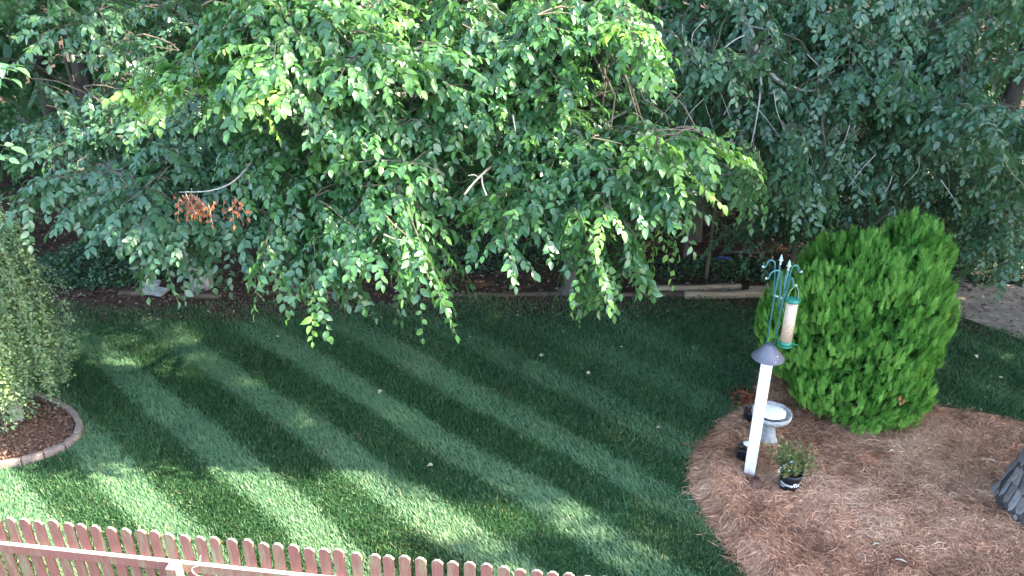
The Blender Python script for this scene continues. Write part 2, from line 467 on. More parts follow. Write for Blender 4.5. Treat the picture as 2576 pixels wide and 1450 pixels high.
def grass():
    n = 1120000
    x = RNG.uniform(-8.6, 9.6, n); y = RNG.uniform(3.9, 11.5, n)
    p = np.stack([x, y, np.zeros(n)], -1)
    keep = visible(p, 340)
    x, y = x[keep], y[keep]
    ed = np.where(in_poly(x, y, LAWN), 1, -1) * edge_dist(x, y, LAWN)
    wob = .16 * vnoise(x, y, 4, 11) + .05 * vnoise(x, y, 16, 12)
    back = np.where(y > 9.3, np.clip((ed + .05 + wob * 1.6) / 1.1, 0, 1), np.clip((ed + .05 + wob * .4) / .12, 0, 1))
    thin = np.clip(1.0 - .42 * np.clip(vnoise(x, y, 2.6, 14) - .15, 0, 1) * np.clip((y - 8.0) / 2.5, 0, 1) * 2, .2, 1)
    bed = (~in_poly(x, y, BED) | (edge_dist(x, y, BED) < .02)) & ~in_poly(x, y, EDG)
    keep = (RNG.random(len(x)) < back * thin) & bed
    x, y = x[keep], y[keep]; n = len(x)
    # mowing stripes: alternate passes comb the blades to and fro, tint paints the sheen
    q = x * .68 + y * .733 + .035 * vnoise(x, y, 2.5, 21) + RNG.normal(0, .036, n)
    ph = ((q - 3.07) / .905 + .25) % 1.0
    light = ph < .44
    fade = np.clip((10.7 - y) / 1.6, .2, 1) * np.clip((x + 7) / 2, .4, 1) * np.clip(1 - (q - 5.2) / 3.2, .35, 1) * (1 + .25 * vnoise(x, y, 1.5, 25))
    dirx = np.where(light, -.733, .733); diry = np.where(light, .68, -.68)
    lean = np.where(light, 1.3, .35) * fade + RNG.normal(0, .25, n)
    L = RNG.uniform(.030, .062, n) * (1 + .22 * vnoise(x, y, 6, 23) + .5 * np.clip(vnoise(x, y, 9, 24) - .75, 0, 1))
    jit = RNG.normal(0, .42, (n, 2))
    d = np.stack([dirx * lean + jit[:, 0], diry * lean + jit[:, 1], np.ones(n)], -1)
    d = unit(d)
    w = RNG.uniform(.0040, .0075, n)
    ang = RNG.uniform(0, math.pi, n)
    sx, sy = np.cos(ang) * w, np.sin(ang) * w
    base = np.stack([x, y, np.zeros(n)], -1)
    side = np.stack([sx, sy, np.zeros(n)], -1)
    tip = base + d * L[:, None]
    v = np.stack([base - side, base + side, tip], 1).reshape(-1, 3)
    f = np.arange(3 * n).reshape(-1, 3)
    patch = vnoise(x, y, 1.6, 31)
    tint = .36 + .31 * light * fade + RNG.normal(0, .13, n) + .10 * patch + .06 * vnoise(x, y, 6, 35)  # paler stripes: sheen of the leaned blades put into the colour
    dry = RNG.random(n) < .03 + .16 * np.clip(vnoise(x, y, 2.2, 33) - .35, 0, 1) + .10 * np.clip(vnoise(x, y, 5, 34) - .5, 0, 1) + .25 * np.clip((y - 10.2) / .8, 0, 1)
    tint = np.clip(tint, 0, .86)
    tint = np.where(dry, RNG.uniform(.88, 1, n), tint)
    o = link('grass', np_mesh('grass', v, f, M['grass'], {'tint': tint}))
    tag(o, 'short mown green grass combed into diagonal stripes, their sheen tinted in', 'grass', kind='stuff')
grass()

# bare dirt at the right behind the lawn
DIRT = np.array([(6.2, 10.9), (6.53, 10.32), (7.04, 9.62), (7.9, 8.75), (9.9, 6.5), (12.5, 7), (12.5, 12.3), (9, 12.2), (7.2, 11.9), (6.2, 11.5)])
bm = bmesh.new(); bm.faces.new([bm.verts.new((x, y, .006)) for x, y in DIRT])
me = bpy.data.meshes.new('dirt_path'); bm.to_mesh(me); bm.free(); me.materials.append(M['dirt'])
tag(link('dirt_path', me), kind='structure')

def flat_leaves(name, label, cat, poly, n, mat, size, zf, lo=0, hi=1, kind='stuff', tv=LEAF4_V, tf=LEAF4_F):
    poly = np.asarray(poly)
    x = RNG.uniform(poly[:, 0].min(), poly[:, 0].max(), n * 3); y = RNG.uniform(poly[:, 1].min(), poly[:, 1].max(), n * 3)
    k = in_poly(x, y, poly); x, y = x[k][:n], y[k][:n]; n = len(x)
    a = RNG.uniform(0, 6.28, n)
    yd = np.stack([np.cos(a), np.sin(a), RNG.normal(0, .25, n)], -1)
    zn = np.stack([RNG.normal(0, .35, n), RNG.normal(0, .35, n), np.ones(n)], -1)
    pos = np.stack([x, y, zf(x, y) + RNG.uniform(.008, .03, n)], -1)
    v, f, t = scatter(tv, tf, pos, frames_from(yd, zn), RNG.uniform(size * .6, size * 1.3, n), RNG.uniform(lo, hi, n))
    return tag(link(name, np_mesh(name, v, f, mat, {'tint': t})), label, cat, kind=kind)

# ------------------------------------------------------------------ pine straw bed
def bed_z(x, y):
    d = np.where(in_poly(x, y, BED), edge_dist(x, y, BED), 0)
    rim = np.clip(d / .22, 0, 1); rim = rim * rim * (3 - 2 * rim)
    drop = np.clip((d - .25) / .5, 0, 1); drop = drop * drop * (3 - 2 * drop)
    return .115 * rim - .055 * drop + (.012 * vnoise(x, y, 6, 41) + .010 * vnoise(x, y, 17, 42)) * rim

def straw_bed():
    xs = np.arange(1.8, 9.65, .045); ys = np.arange(3.0, 9.3, .045)
    X, Y = np.meshgrid(xs, ys); nx = len(xs)
    ins = in_poly(X, Y, BED)
    Z = bed_z(X, Y) + .002
    idx = np.arange(X.size).reshape(X.shape)
    ok = ins[:-1, :-1] | ins[1:, :-1] | ins[:-1, 1:] | ins[1:, 1:]
    f = np.stack([idx[:-1, :-1], idx[:-1, 1:], idx[1:, 1:], idx[1:, :-1]], -1)[ok]
    v = np.stack([X, Y, Z], -1).reshape(-1, 3)
    used = np.unique(f); remap = -np.ones(len(v), int); remap[used] = np.arange(len(used))
    tag(link('mulch_bed', np_mesh('mulch_bed', v[used], remap[f], M['straw_bed'], smooth=True)), kind='structure')
    # needles
    n = 230000
    x = RNG.uniform(1.75, 8.6, n); y = RNG.uniform(4.2, 9.0, n)
    ed = edge_dist(x, y, BED); ins = in_poly(x, y, BED)
    k = visible(np.stack([x, y, np.zeros(n)], -1), 340) & (ins | (RNG.random(n) < .35 * np.exp(-ed / .035)))
    x, y, ed, ins = x[k], y[k], ed[k], ins[k]
    n = min(len(x), 98000)
    w = np.where(ed < .4, 1.5, 1.0); pk = RNG.choice(len(x), n, replace=False, p=w / w.sum())
    x, y, ed = x[pk], y[pk], ed[pk]
    z = bed_z(x, y)
    a = RNG.uniform(0, 6.28, n) * .55 + vnoise(x, y, 2.2, 44) * 1.6
    # at the rolled rim the needles run over the edge, outwards
    e = .03
    gxn = (bed_z(x + e, y) - bed_z(x - e, y)); gyn = (bed_z(x, y + e) - bed_z(x, y - e))
    out = np.arctan2(-gyn, -gxn) + RNG.normal(0, .55, n)
    near = (ed < .2) & (RNG.random(n) < .75)
    a = np.where(near, out, a)
    L = RNG.uniform(.08, .19, n)
    d = np.stack([np.cos(a), np.sin(a)], -1)
    bend = RNG.normal(0, .22, n)
    perp = np.stack([-d[:, 1], d[:, 0]], -1)
    P0 = np.stack([x, y], -1) - d * L[:, None] * .5
    P2 = np.stack([x, y], -1) + d * L[:, None] * .5
    P1 = np.stack([x, y], -1) + perp * (bend * L)[:, None]
    lift = RNG.gamma(2.0, .006, n)
    def z3(p, extra): return np.concatenate([p, (np.maximum(bed_z(p[:, 0], p[:, 1]), 0) + extra)[:, None]], 1)
    A = z3(P0, .004 + RNG.uniform(0, .02, n)); B = z3(P1, .006 + lift + .01); C = z3(P2, .004 + RNG.uniform(0, .02, n))
    w = RNG.uniform(.0014, .0032, n)[:, None]
    sd = np.concatenate([perp * w, RNG.normal(0, .0015, (n, 1))], 1)
    v = np.stack([A - sd, A + sd, B - sd, B + sd, C], 1).reshape(-1, 3)
    o = np.arange(n)[:, None, None] * 5
    f = (np.array([(0, 1, 3), (0, 3, 2), (2, 3, 4)])[None] + o).reshape(-1, 3)
    t = np.clip(.46 + RNG.normal(0, .2, n) + .17 * vnoise(x, y, 2.2, 47) + .10 * vnoise(x, y, 9, 49) - .3 * np.clip(vnoise(x, y, 7, 48) - .2, 0, 1), 0, 1)
    o = link('pine_straw', np_mesh('pine_straw', v, f, M['straw'], {'tint': np.repeat(t, 3)}))
    tag(o, 'loose reddish brown pine needles covering the mulch bed', 'pine straw', kind='stuff')
straw_bed()

# ------------------------------------------------------------------ tree machinery
class Foliage:
    """collects leaves and the wood that carries them"""
    def __init__(s): s.p = []; s.y = []; s.z = []; s.s = []; s.t = []; s.wood = MB()
    def leaves(s, p, y, z, size, tint):
        s.p.append(p); s.y.append(y); s.z.append(z); s.s.append(size); s.t.append(tint)
    def arrays(s):
        return np.concatenate(s.p), np.concatenate(s.y), np.concatenate(s.z), np.concatenate(s.s), np.concatenate(s.t)

def spray(F, st, d, L, droop, n, size, tint, rng, wood=.0035, up=None):
    """one twig with alternate leaves in a flat drooping spray"""
    d = unit(d)
    t = np.linspace(.10, 1, n)
    pts = st + d * (L * t)[:, None] + np.array([0, 0, -1.0]) * (droop * L * t * t)[:, None]
    tan = unit(d[None] + np.array([0, 0, -1.0]) * (2 * droop * t)[:, None])
    if up is None: up = np.array([0, 0, 1.0])
    up = unit(up + rng.normal(0, .28, 3))
    side = np.cross(tan, up[None]); side = unit(side)
    sg = np.where(np.arange(n) % 2 == 0, 1.0, -1.0)
    ld = tan * .62 + side * (sg * .78)[:, None] + np.array([0, 0, -.32]) + rng.normal(0, .26, (n, 3))
    ld[-1] = tan[-1] + np.array([0, 0, -.3])
    nz = np.cross(side, tan) + rng.normal(0, .30, (n, 3))
    nz = np.where((nz[:, 2:3] < 0), -nz, nz)
    sz = size * (1.0 - .35 * np.abs(t - .55)) * rng.uniform(.62, 1.2, n)
    F.leaves(pts, ld, nz, sz, np.clip(tint + .10 * t ** 3 + rng.normal(0, .09, n), 0, 1))
    if wood:
        q = [st, st + d * L * .5 - np.array([0, 0, droop * L * .25]), pts[-1]]
        F.wood.tube(q, [wood, wood * .75, wood * .4], 3, caps=False)

def branch(F, a, b, sag, rng, r0, r1, k=5, sides=4):
    a = np.asarray(a); b = np.asarray(b)
    t = np.linspace(0, 1, k + 1)
    pts = a + (b - a) * t[:, None]
    pts[:, 2] += sag * 4 * t * (1 - t) * np.linalg.norm(b - a)
    pts[1:-1] += rng.normal(0, .025 * np.linalg.norm(b - a), (k - 1, 3))
    F.wood.tube(pts, np.linspace(r0, r1, k + 1), sides, caps=False)
    return pts

def foliage_blob(F, c, ax, nsub, rng, size=.085, tint=.35, root=None, outward=None, hang=.10, leaves=12, twl=(.24, .42), sub=(.5, .9), ntw=7, young=0.0):
    """nsub side branches spread through an ellipsoid, each carrying leafy twigs"""
    c = np.asarray(c, float); ax = np.asarray(ax, float)
    for i in range(nsub):
        r = unit(rng.normal(0, 1, 3)) * rng.random() ** .4
        mid = c + r * ax
        if vnoise(np.array(mid[0] + .5 * mid[1]), np.array(mid[2]), 4.0, 77) < -.5 and rng.random() < .7: continue
        h = rng.uniform(0, 6.28)
        dd = np.array([math.cos(h), math.sin(h), rng.normal(-.15, .2)])
        if outward is not None: dd = dd * .75 + np.asarray(outward)
        dd = unit(dd + np.array([0, 0, -hang]))
        L = rng.uniform(*sub)
        a = mid - dd * L * .5 + np.array([0, 0, .08]); b = mid + dd * L * .4
        pts = branch(F, a, b, .12, rng, .007, .003, 4, 3)
        if root is not None and rng.random() < .5:
            branch(F, root, a, .10, rng, .012, .007, 5, 4)
        tb = np.clip(tint + rng.normal(0, .08), 0, 1)
        yg = rng.random() < young
        for j in range(ntw):
            k = (j + .5) / ntw * (len(pts) - 1); i0 = int(k); w = k - i0
            s = pts[i0] * (1 - w) + pts[min(i0 + 1, len(pts) - 1)] * w
            sd = unit(np.cross(dd, (0, 0, 1.0))) * (1 if j % 2 else -1)
            d = dd * .7 + sd * rng.uniform(.5, 1.0) + np.array([0, 0, rng.normal(0, .22) - hang * .6])
            spray(F, s, d, rng.uniform(*twl), rng.uniform(.05, .45) + hang * .5, leaves, size, tb + (.30 if yg and j > ntw - 3 else 0), rng)
        spray(F, pts[-1], dd + np.array([0, 0, -.1]), rng.uniform(*twl), .15 + hang * .4, leaves, size, tb + (.38 if yg else 0), rng)

def finish_tree(root, F, mat, tv, tf, near=0, wood_mat='twig_brown'):
    """crown mesh, twig mesh and, for near trees, the leaves that show largest as parts of their own"""
    p, y, z, s, t = F.arrays()
    fr = frames_from(y, z)
    pick = np.zeros(len(p), bool)
    if near:
        mid = p + unit(y) * (s * .5)[:, None]
        u, v, d = proj(mid)
        inn = np.where((u > 5) & (u < 2570) & (v > 5) & (v < 1440))[0]
        inn = inn[np.argsort(d[inn])]
        facing = np.abs((fr[:, :, 2] * unit(mid - np.array([0, 0, CAM_H]))).sum(-1))
        cells = {}
        for i in inn:
            key = (int(u[i] // 24), int(v[i] // 24))
            if key not in cells and facing[i] > .35: cells[key] = i
        cand = np.array(sorted(cells.values(), key=lambda i: -(s[i] / d[i]) * (.4 + facing[i])), int)[:near]
        pick[cand] = True
        base = parent_matrix(root).inverted()
        nvar = 8
        var = []
        for k in range(nvar):
            lv = np.array(LEAF_V, float)
            lv[:, 2] += -.10 * (k % 4) / 3 * lv[:, 1] ** 2 + .04 * np.sin(lv[:, 1] * 5 + k)
            lv[:, 0] *= .9 + .05 * (k % 3)
            var.append(np_mesh('leaf', lv, np.array(LEAF_F), mat, {'tint': np.full(len(LEAF_F), (k + .5) / nvar)}))
        for i in cand:
            o = bpy.data.objects.new('leaf', var[min(nvar - 1, int(t[i] * nvar))])
            COL.objects.link(o); o.parent = root
            m = Matrix.Identity(4)
            for a in range(3):
                for b in range(3): m[a][b] = fr[i, a, b] * s[i]
                m[a][3] = p[i, a]
            o.matrix_local = base @ m
    k = ~pick
    rv = np.random.default_rng(5)
    s = np.stack([s * rv.uniform(.78, 1.18, len(s)), s, s * rv.uniform(-.4, 2.6, len(s))], -1)
    if near:
        dk = proj(p)[2]; far = dk > np.median(dk)
        v, f, tt = scatter(tv, tf, p[k & ~far], fr[k & ~far], s[k & ~far], t[k & ~far])
        v2, f2, t2 = scatter(LEAF4_V, LEAF4_F, p[k & far], fr[k & far], s[k & far], t[k & far])
        f = np.vstack([f, f2 + len(v)]); v = np.vstack([v, v2]); tt = np.concatenate([tt, t2])
    else:
        v, f, tt = scatter(tv, tf, p[k], fr[k], s[k], t[k])
    o = link('crown', np_mesh('crown', v, f, mat, {'tint': tt}), root); o['kind'] = 'stuff'
    if F.wood.n:
        w = np.array(F.wood.v, float)
        me = bpy.data.meshes.new('twigs'); me.from_pydata(F.wood.v, [], F.wood.f); me.materials.append(M[wood_mat]); me.update()
        o = link('twigs', me, root); o['kind'] = 'stuff'

def trunk_tube(root, pts, radii, mat, name='trunk', n=12, jitter=0.0):
    mb = MB(); mb.tube(spline(pts, 5), np.interp(np.linspace(0, 1, (len(pts) - 1) * 5 + 1), np.linspace(0, 1, len(radii)), radii), n)
    return mb.build(name, mat, root, smooth=True, jitter=jitter)

def coarse_crown(root, c, ax, n, rng, size=.3, mat='gum', name='upper_crown'):
    """the part of a crown that stands above the view: real leaf clumps, larger"""
    r = unit(rng.normal(0, 1, (n, 3))) * (rng.random(n) ** .35)[:, None]
    p = np.asarray(c) + r * np.asarray(ax)
    y = rng.normal(0, 1, (n, 3)); y[:, 2] -= .5
    z = rng.normal(0, 1, (n, 3)); z[:, 2] = np.abs(z[:, 2]) + .6
    v, f, t = scatter(LEAF2_V, LEAF2_F, p, frames_from(y, z), rng.uniform(size * .7, size * 1.3, n) * np.array([1]).repeat(n), rng.uniform(0, 1, n))
    o = link(name, np_mesh(name, v, f, M[mat], {'tint': t}), root); o['kind'] = 'stuff'

PX = 1 / FPX
def blob_list(F, rows, rng, root_pts, outward, lift=0.0, dens=1.0, **kw):
    for (u, v, d, ru, rv, ns, *ex) in rows:
        e = ex[0] if ex else {}
        v = v - lift * max(0, v - 120)
        c = P(u, v, d)
        ax = np.array([ru * d * PX, e.get('rd', .45), rv * d * PX * 1.05])
        k = dict(kw, outward=outward); k.update({a: b for a, b in e.items() if a != 'rd'})
        rp = min(root_pts, key=lambda q: np.linalg.norm(q - c - np.array([0, .6, .8])))
        if np.linalg.norm(rp - c) > .7: branch(F, rp, c + np.array([0, .15, .1]), .08, rng, .011, .006, 6, 5)
        foliage_blob(F, c, ax, int(round(ns * dens)), rng, root=c + np.array([0, .15, .1]), **k)

# ------------------------------------------------------------------ tree in the middle, its boughs hang over the lawn
def middle_tree():
    rng = np.random.default_rng(101)
    base = np.array([.95, 11.15, 0.0])
    R = empty('elm_tree', base, 'broad leafy elm in the middle, sunlit boughs drooping over the back of the lawn', 'tree')
    trunk_tube(R, [base + (0, 0, -.05), base + (.02, -.02, .25), base + (-.05, -.15, 1.6), base + (-.3, -.5, 3.6), base + (-.6, -.8, 6.2), base + (-.7, -.8, 8.5)], [.24, .18, .16, .14, .11, .05], M['bark_dark'])
    limbs = [
        ([base + (-.3, -.5, 3.4), P(1300, -120, 9.4), P(1190, 20, 8.2), P(1120, 95, 7.8), P(1040, 125, 7.6)], .075, .016, 'dead_wood'),
        ([base + (-.35, -.55, 4.2), P(1000, -190, 8.6), P(850, -60, 7.8), P(760, 120, 7.4), P(700, 210, 7.3)], .075, .014, 'twig_pale'),
        ([base + (-.2, -.4, 3.0), P(1400, -40, 9.0), P(1420, 60, 8.0), P(1530, 110, 7.5)], .06, .014, 'twig_pale'),
        ([base + (-.12, -.3, 2.4), P(1290, 320, 9.2), P(1240, 420, 8.2), P(1190, 470, 7.7)], .055, .014, 'twig_pale'),
        ([base + (-.12, -.3, 2.3), P(1420, 330, 9.0), P(1500, 400, 8.0), P(1580, 470, 7.5), P(1660, 520, 7.4)], .05, .012, 'twig_pale'),
        ([base + (-.2, -.4, 2.8), P(1020, 240, 9.0), P(860, 300, 8.2), P(700, 345, 8.0), P(610, 400, 7.9)], .05, .010, 'twig_pale'),
        ([base + (-.15, -.35, 2.5), P(1100, 420, 8.9), P(960, 520, 8.0), P(880, 600, 7.6)], .045, .010, 'twig_pale'),
        ([base + (-.1, -.3, 2.2), P(1460, 520, 8.8), P(1480, 600, 7.9), P(1500, 660, 7.5)], .04, .010, 'twig_pale'),
        ([base + (-.3, -.5, 3.6), P(1200, 130, 9.2), P(1090, 280, 8.2), P(1030, 420, 7.6)], .05, .010, 'twig_pale'),
    ]
    limbs.append(([P(1500, 385, 8.0), P(1570, 400, 7.5), P(1650, 380, 7.2), P(1750, 368, 7.15), P(1850, 360, 7.1)], .02, .005, 'twig_brown'))
    rp = []
    for pts, r0, r1, m in limbs:
        q = spline(pts, 6); mb = MB(); mb.tube(q, np.linspace(r0, r1, len(q)), 7)
        mb.build('limb', M[m], R, smooth=True)
        rp += list(q[3:])
    F = Foliage()
    Y = {'young': .22, 'tint': .48}
    rows = [
        (700, 40, 7.2, 110, 45, 7, Y), (850, 30, 7.3, 130, 45, 8, Y), (1010, 30, 7.5, 120, 45, 7, Y), (1180, 40, 7.7, 130, 45, 7), (1340, 50, 7.6, 110, 45, 7), (1480, 70, 7.4, 80, 35, 6), (1560, 90, 7.2, 40, 25, 4, Y),
        (1520, 230, 8.5, 60, 45, 3, {'tint': .15}), (1590, 300, 8.6, 60, 40, 3, {'tint': .15}),  # low tint paints the dimness of this gap into the leaves
        (640, 105, 7.1, 45, 12, 3, {'young': .8, 'tint': .6, 'rd': .2, 'hang': .1}),
        (480, 215, 7.3, 90, 8, 4, {'young': .9, 'tint': .6, 'rd': .2, 'hang': .05, 'outward': (-.9, 0, 0)}),
        (640, 200, 7.3, 80, 25, 5, {'young': .5, 'tint': .5}),
        (740, 170, 7.2, 90, 50, 8, Y), (890, 170, 7.2, 110, 55, 9, Y), (1060, 170, 7.5, 120, 55, 8), (1230, 170, 7.6, 120, 55, 8, Y), (1370, 180, 7.6, 70, 45, 5),
        (840, 300, 7.1, 60, 60, 7, {'hang': .9, 'young': .2, 'tint': .45}), (950, 300, 7.5, 80, 60, 7), (1090, 300, 7.6, 100, 60, 7), (1240, 300, 7.7, 100, 60, 7), (1370, 310, 7.8, 70, 45, 5),
        (640, 370, 8.0, 100, 55, 6, {'tint': .3}), (740, 440, 7.9, 90, 60, 6, {'tint': .3}), (880, 430, 7.6, 80, 60, 6), (1030, 440, 7.4, 70, 60, 7), (1140, 430, 8.2, 60, 45, 3), (1290, 440, 7.7, 60, 45, 4), (1400, 430, 7.6, 80, 50, 6), (1530, 430, 7.5, 70, 40, 5),
        (1640, 405, 7.1, 30, 14, 3, {'young': .8, 'tint': .55}), (1760, 398, 7.1, 75, 6, 3, {'young': 1, 'tint': .6, 'rd': .12, 'hang': .03, 'outward': (1.1, 0, .05), 'ntw': 5}),
        (730, 550, 8.0, 70, 40, 4, {'tint': .3}), (880, 545, 7.6, 80, 35, 5, Y), (1010, 560, 7.6, 70, 35, 4), (1240, 540, 7.6, 60, 30, 4, Y), (1370, 550, 7.5, 90, 40, 6, Y), (1510, 540, 7.4, 80, 45, 6, Y), (1620, 510, 7.4, 50, 45, 4),
        (1600, 600, 7.4, 55, 35, 4, {'hang': .8}), (1480, 630, 7.4, 70, 30, 5, {'hang': .7}), (1360, 620, 7.5, 60, 25, 3), (1270, 610, 7.6, 40, 20, 2), (940, 620, 7.5, 70, 20, 4), (1050, 640, 7.4, 35, 30, 4, {'hang': .9}),
        (1055, 710, 7.4, 28, 30, 3, {'hang': 1.3, 'tint': .25, 'sub': (.3, .5), 'twl': (.2, .32)}), (1265, 735, 7.4, 28, 18, 2, {'hang': .9, 'sub': (.3, .5), 'twl': (.2, .32), 'young': .5}), (1495, 715, 7.4, 28, 25, 3, {'hang': 1.3, 'sub': (.3, .5), 'twl': (.2, .32)}),
        (1600, 665, 7.4, 45, 18, 3, {'hang': .8, 'sub': (.3, .5), 'twl': (.2, .34)}),
        (830, 690, 7.7, 45, 22, 3, {'hang': .9, 'tint': .2, 'sub': (.3, .6), 'twl': (.2, .35)}), (700, 650, 7.8, 45, 30, 3, {'hang': .6, 'tint': .4, 'sub': (.3, .6)}), (780, 640, 8.2, 70, 30, 4, {'tint': .2}),
        (1885, 460, 7.6, 14, 24, 2, {'hang': 1.3, 'sub': (.3, .4), 'twl': (.2, .3), 'tint': .4}), (1720, 480, 8.0, 60, 40, 4, {'tint': .25}),
    ]
    blob_list(F, rows, rng, rp, (-.05, -.35, 0), lift=.105, dens=1.5, size=.104, tint=.36, young=.10)
    finish_tree(R, F, M['elm'], LEAF_V, LEAF_F, near=300)
    coarse_crown(R, base + (-.5, -.6, 8.6), (3.2, 2.2, 2.2), 2600, rng, .26, 'elm')
    coarse_crown(R, base + (-.6, -.7, 5.2), (3.2, 1.3, 2.0), 3600, rng, .17, 'elm', name='inner_crown')
    # dead twig fork and broken dead twigs that catch the light
    for pts, r in [([P(1262, 395, 7.9), P(1240, 415, 7.6), P(1212, 440, 7.2), P(1190, 462, 7.05), P(1168, 490, 7.0)], .013), ([P(1212, 440, 7.2), P(1214, 465, 7.05), P(1224, 492, 7.0)], .009), ([P(1205, 447, 7.15), P(1192, 440, 7.05), P(1178, 442, 7.0)], .006),
                   ([P(1290, 290, 7.2), P(1297, 330, 7.15)], .008), ([P(965, 590, 7.0), P(990, 600, 7.0), P(1015, 606, 7.0)], .008), ([P(1340, 60, 7.2), P(1355, 90, 7.2), P(1350, 130, 7.2)], .010)]:
        mb = MB(); mb.tube(spline(pts, 3), np.linspace(r, r * .6, len(spline(pts, 3))), 5); mb.build('dead_twig', M['dead_wood'], R, smooth=True)
    # brown dead leaves left on broken twigs
    DF = Foliage()
    for (u, v, n, L) in [(470, 487, 7, .16), (455, 490, 6, .14), (490, 492, 6, .14), (528, 510, 3, .12), (576, 505, 4, .16)]:
        for k in range(n):
            s = P(u + rng.normal(0, 10), v + rng.normal(0, 5), 7.3 + rng.normal(0, .05))
            spray(DF, s, np.array([rng.normal(0, .6), rng.normal(0, .4), -.9]), L, .4, 5, .07, .5, rng, wood=.003)
    DF.wood.tube(spline([P(640, 400, 7.7), P(590, 455, 7.45), P(530, 480, 7.32), P(450, 484, 7.3)], 4), np.linspace(.012, .004, 13), 5)
    DF.wood.build('dead_branch', M['twig_pale'], R, smooth=True)
    p, y, z, s, t = DF.arrays()
    v, f, tt = scatter(LEAF4_V, LEAF4_F, p, frames_from(y, z), s, t)
    o = link('dead_leaves', np_mesh('dead_leaves', v, f, M['dead_leaf'], {'tint': tt}), R)
    o['kind'] = 'stuff'; o['label'] = 'clusters of brown dead leaves hanging on a broken twig'
middle_tree()

def left_tree():
    rng = np.random.default_rng(202)
    base = np.append(G(490, 738)[:2] + (0, .25), 0.0)
    R = empty('elm_tree', base, 'leafy tree on the left with a short pale trunk at the lawn edge', 'tree')
    trunk_tube(R, [base + (.02, 0, -.05), base + (.03, 0, .12), base + (-.03, 0, .5), base + (-.10, -.1, 1.6), base + (-.2, -.2, 3.2), base + (-.1, -.3, 6.0), base + (0, -.2, 8.2)], [.21, .165, .145, .13, .11, .08, .04], M['bark_grey'])
    limbs = [
        ([base + (-.13, -.12, 2.0), P(440, 440, 10.4), P(375, 382, 9.4), P(270, 340, 8.9)], .04, .010),
        ([base + (-.10, -.1, 1.7), P(500, 520, 10.2), P(430, 540, 9.0), P(330, 560, 8.4)], .035, .008),
        ([base + (-.2, -.2, 3.0), P(560, 300, 10.2), P(640, 290, 9.0), P(760, 300, 8.4)], .035, .008),
        ([base + (-.2, -.22, 3.3), P(380, 120, 10.5), P(280, 140, 9.2), P(180, 140, 8.7)], .035, .008),
        ([base + (-.15, -.15, 2.4), P(520, 420, 10), P(560, 440, 8.9), P(640, 380, 8.3)], .035, .008),
        ([base + (-.2, -.2, 2.9), P(260, 330, 10.6), P(150, 400, 9.6)], .03, .008),
    ]
    rp = []
    for pts, r0, r1 in limbs:
        q = spline(pts, 6); mb = MB(); mb.tube(q, np.linspace(r0, r1, len(q)), 6); mb.build('limb', M['twig_pale'], R, smooth=True)
        rp += list(q[3:])
    F = Foliage()
    rows = [
        (220, 100, 8.7, 80, 40, 5, {'young': .3, 'tint': .5}), (300, 60, 9.2, 80, 40, 5), (330, 120, 8.9, 50, 40, 3), (430, 60, 9.4, 80, 40, 5),
        (230, 310, 9.0, 90, 40, 5), (340, 300, 8.8, 100, 45, 6), (470, 300, 8.7, 90, 50, 6), (560, 350, 8.6, 70, 50, 5), (160, 380, 9.4, 60, 60, 4),
        (270, 400, 8.9, 90, 40, 5), (390, 420, 8.8, 90, 45, 5), (520, 440, 8.5, 80, 45, 6), (600, 500, 8.4, 70, 40, 4), (470, 500, 8.5, 80, 35, 4),
        (180, 530, 8.3, 60, 15, 3, {'hang': .15, 'outward': (-.8, -.2, 0)}), (270, 540, 8.3, 80, 30, 5), (380, 560, 8.2, 90, 35, 6), (480, 580, 8.2, 80, 35, 5, {'young': .3}), (560, 590, 8.2, 60, 30, 3),
        (300, 595, 8.3, 50, 14, 2), (430, 630, 8.2, 60, 18, 3, {'hang': .7}), (520, 640, 8.2, 50, 20, 3, {'hang': .7}), (620, 620, 8.2, 50, 30, 3), (410, 670, 8.3, 14, 10, 1, {'hang': 1.2, 'twl': (.2, .3), 'sub': (.25, .4)}),
        (620, 250, 8.8, 80, 40, 4), (720, 300, 8.8, 70, 50, 4), (640, 480, 8.9, 80, 60, 4),
    ]
    blob_list(F, rows, rng, rp, (-.2, -.4, 0), lift=.155, dens=1.35, size=.106, tint=.42, young=.06)
    finish_tree(R, F, M['elm_shade'], LEAF_V, LEAF_F, near=300)
    coarse_crown(R, base + (-.1, -.3, 8.0), (2.6, 2.2, 2.2), 2200, rng, .26, 'elm_shade')
left_tree()

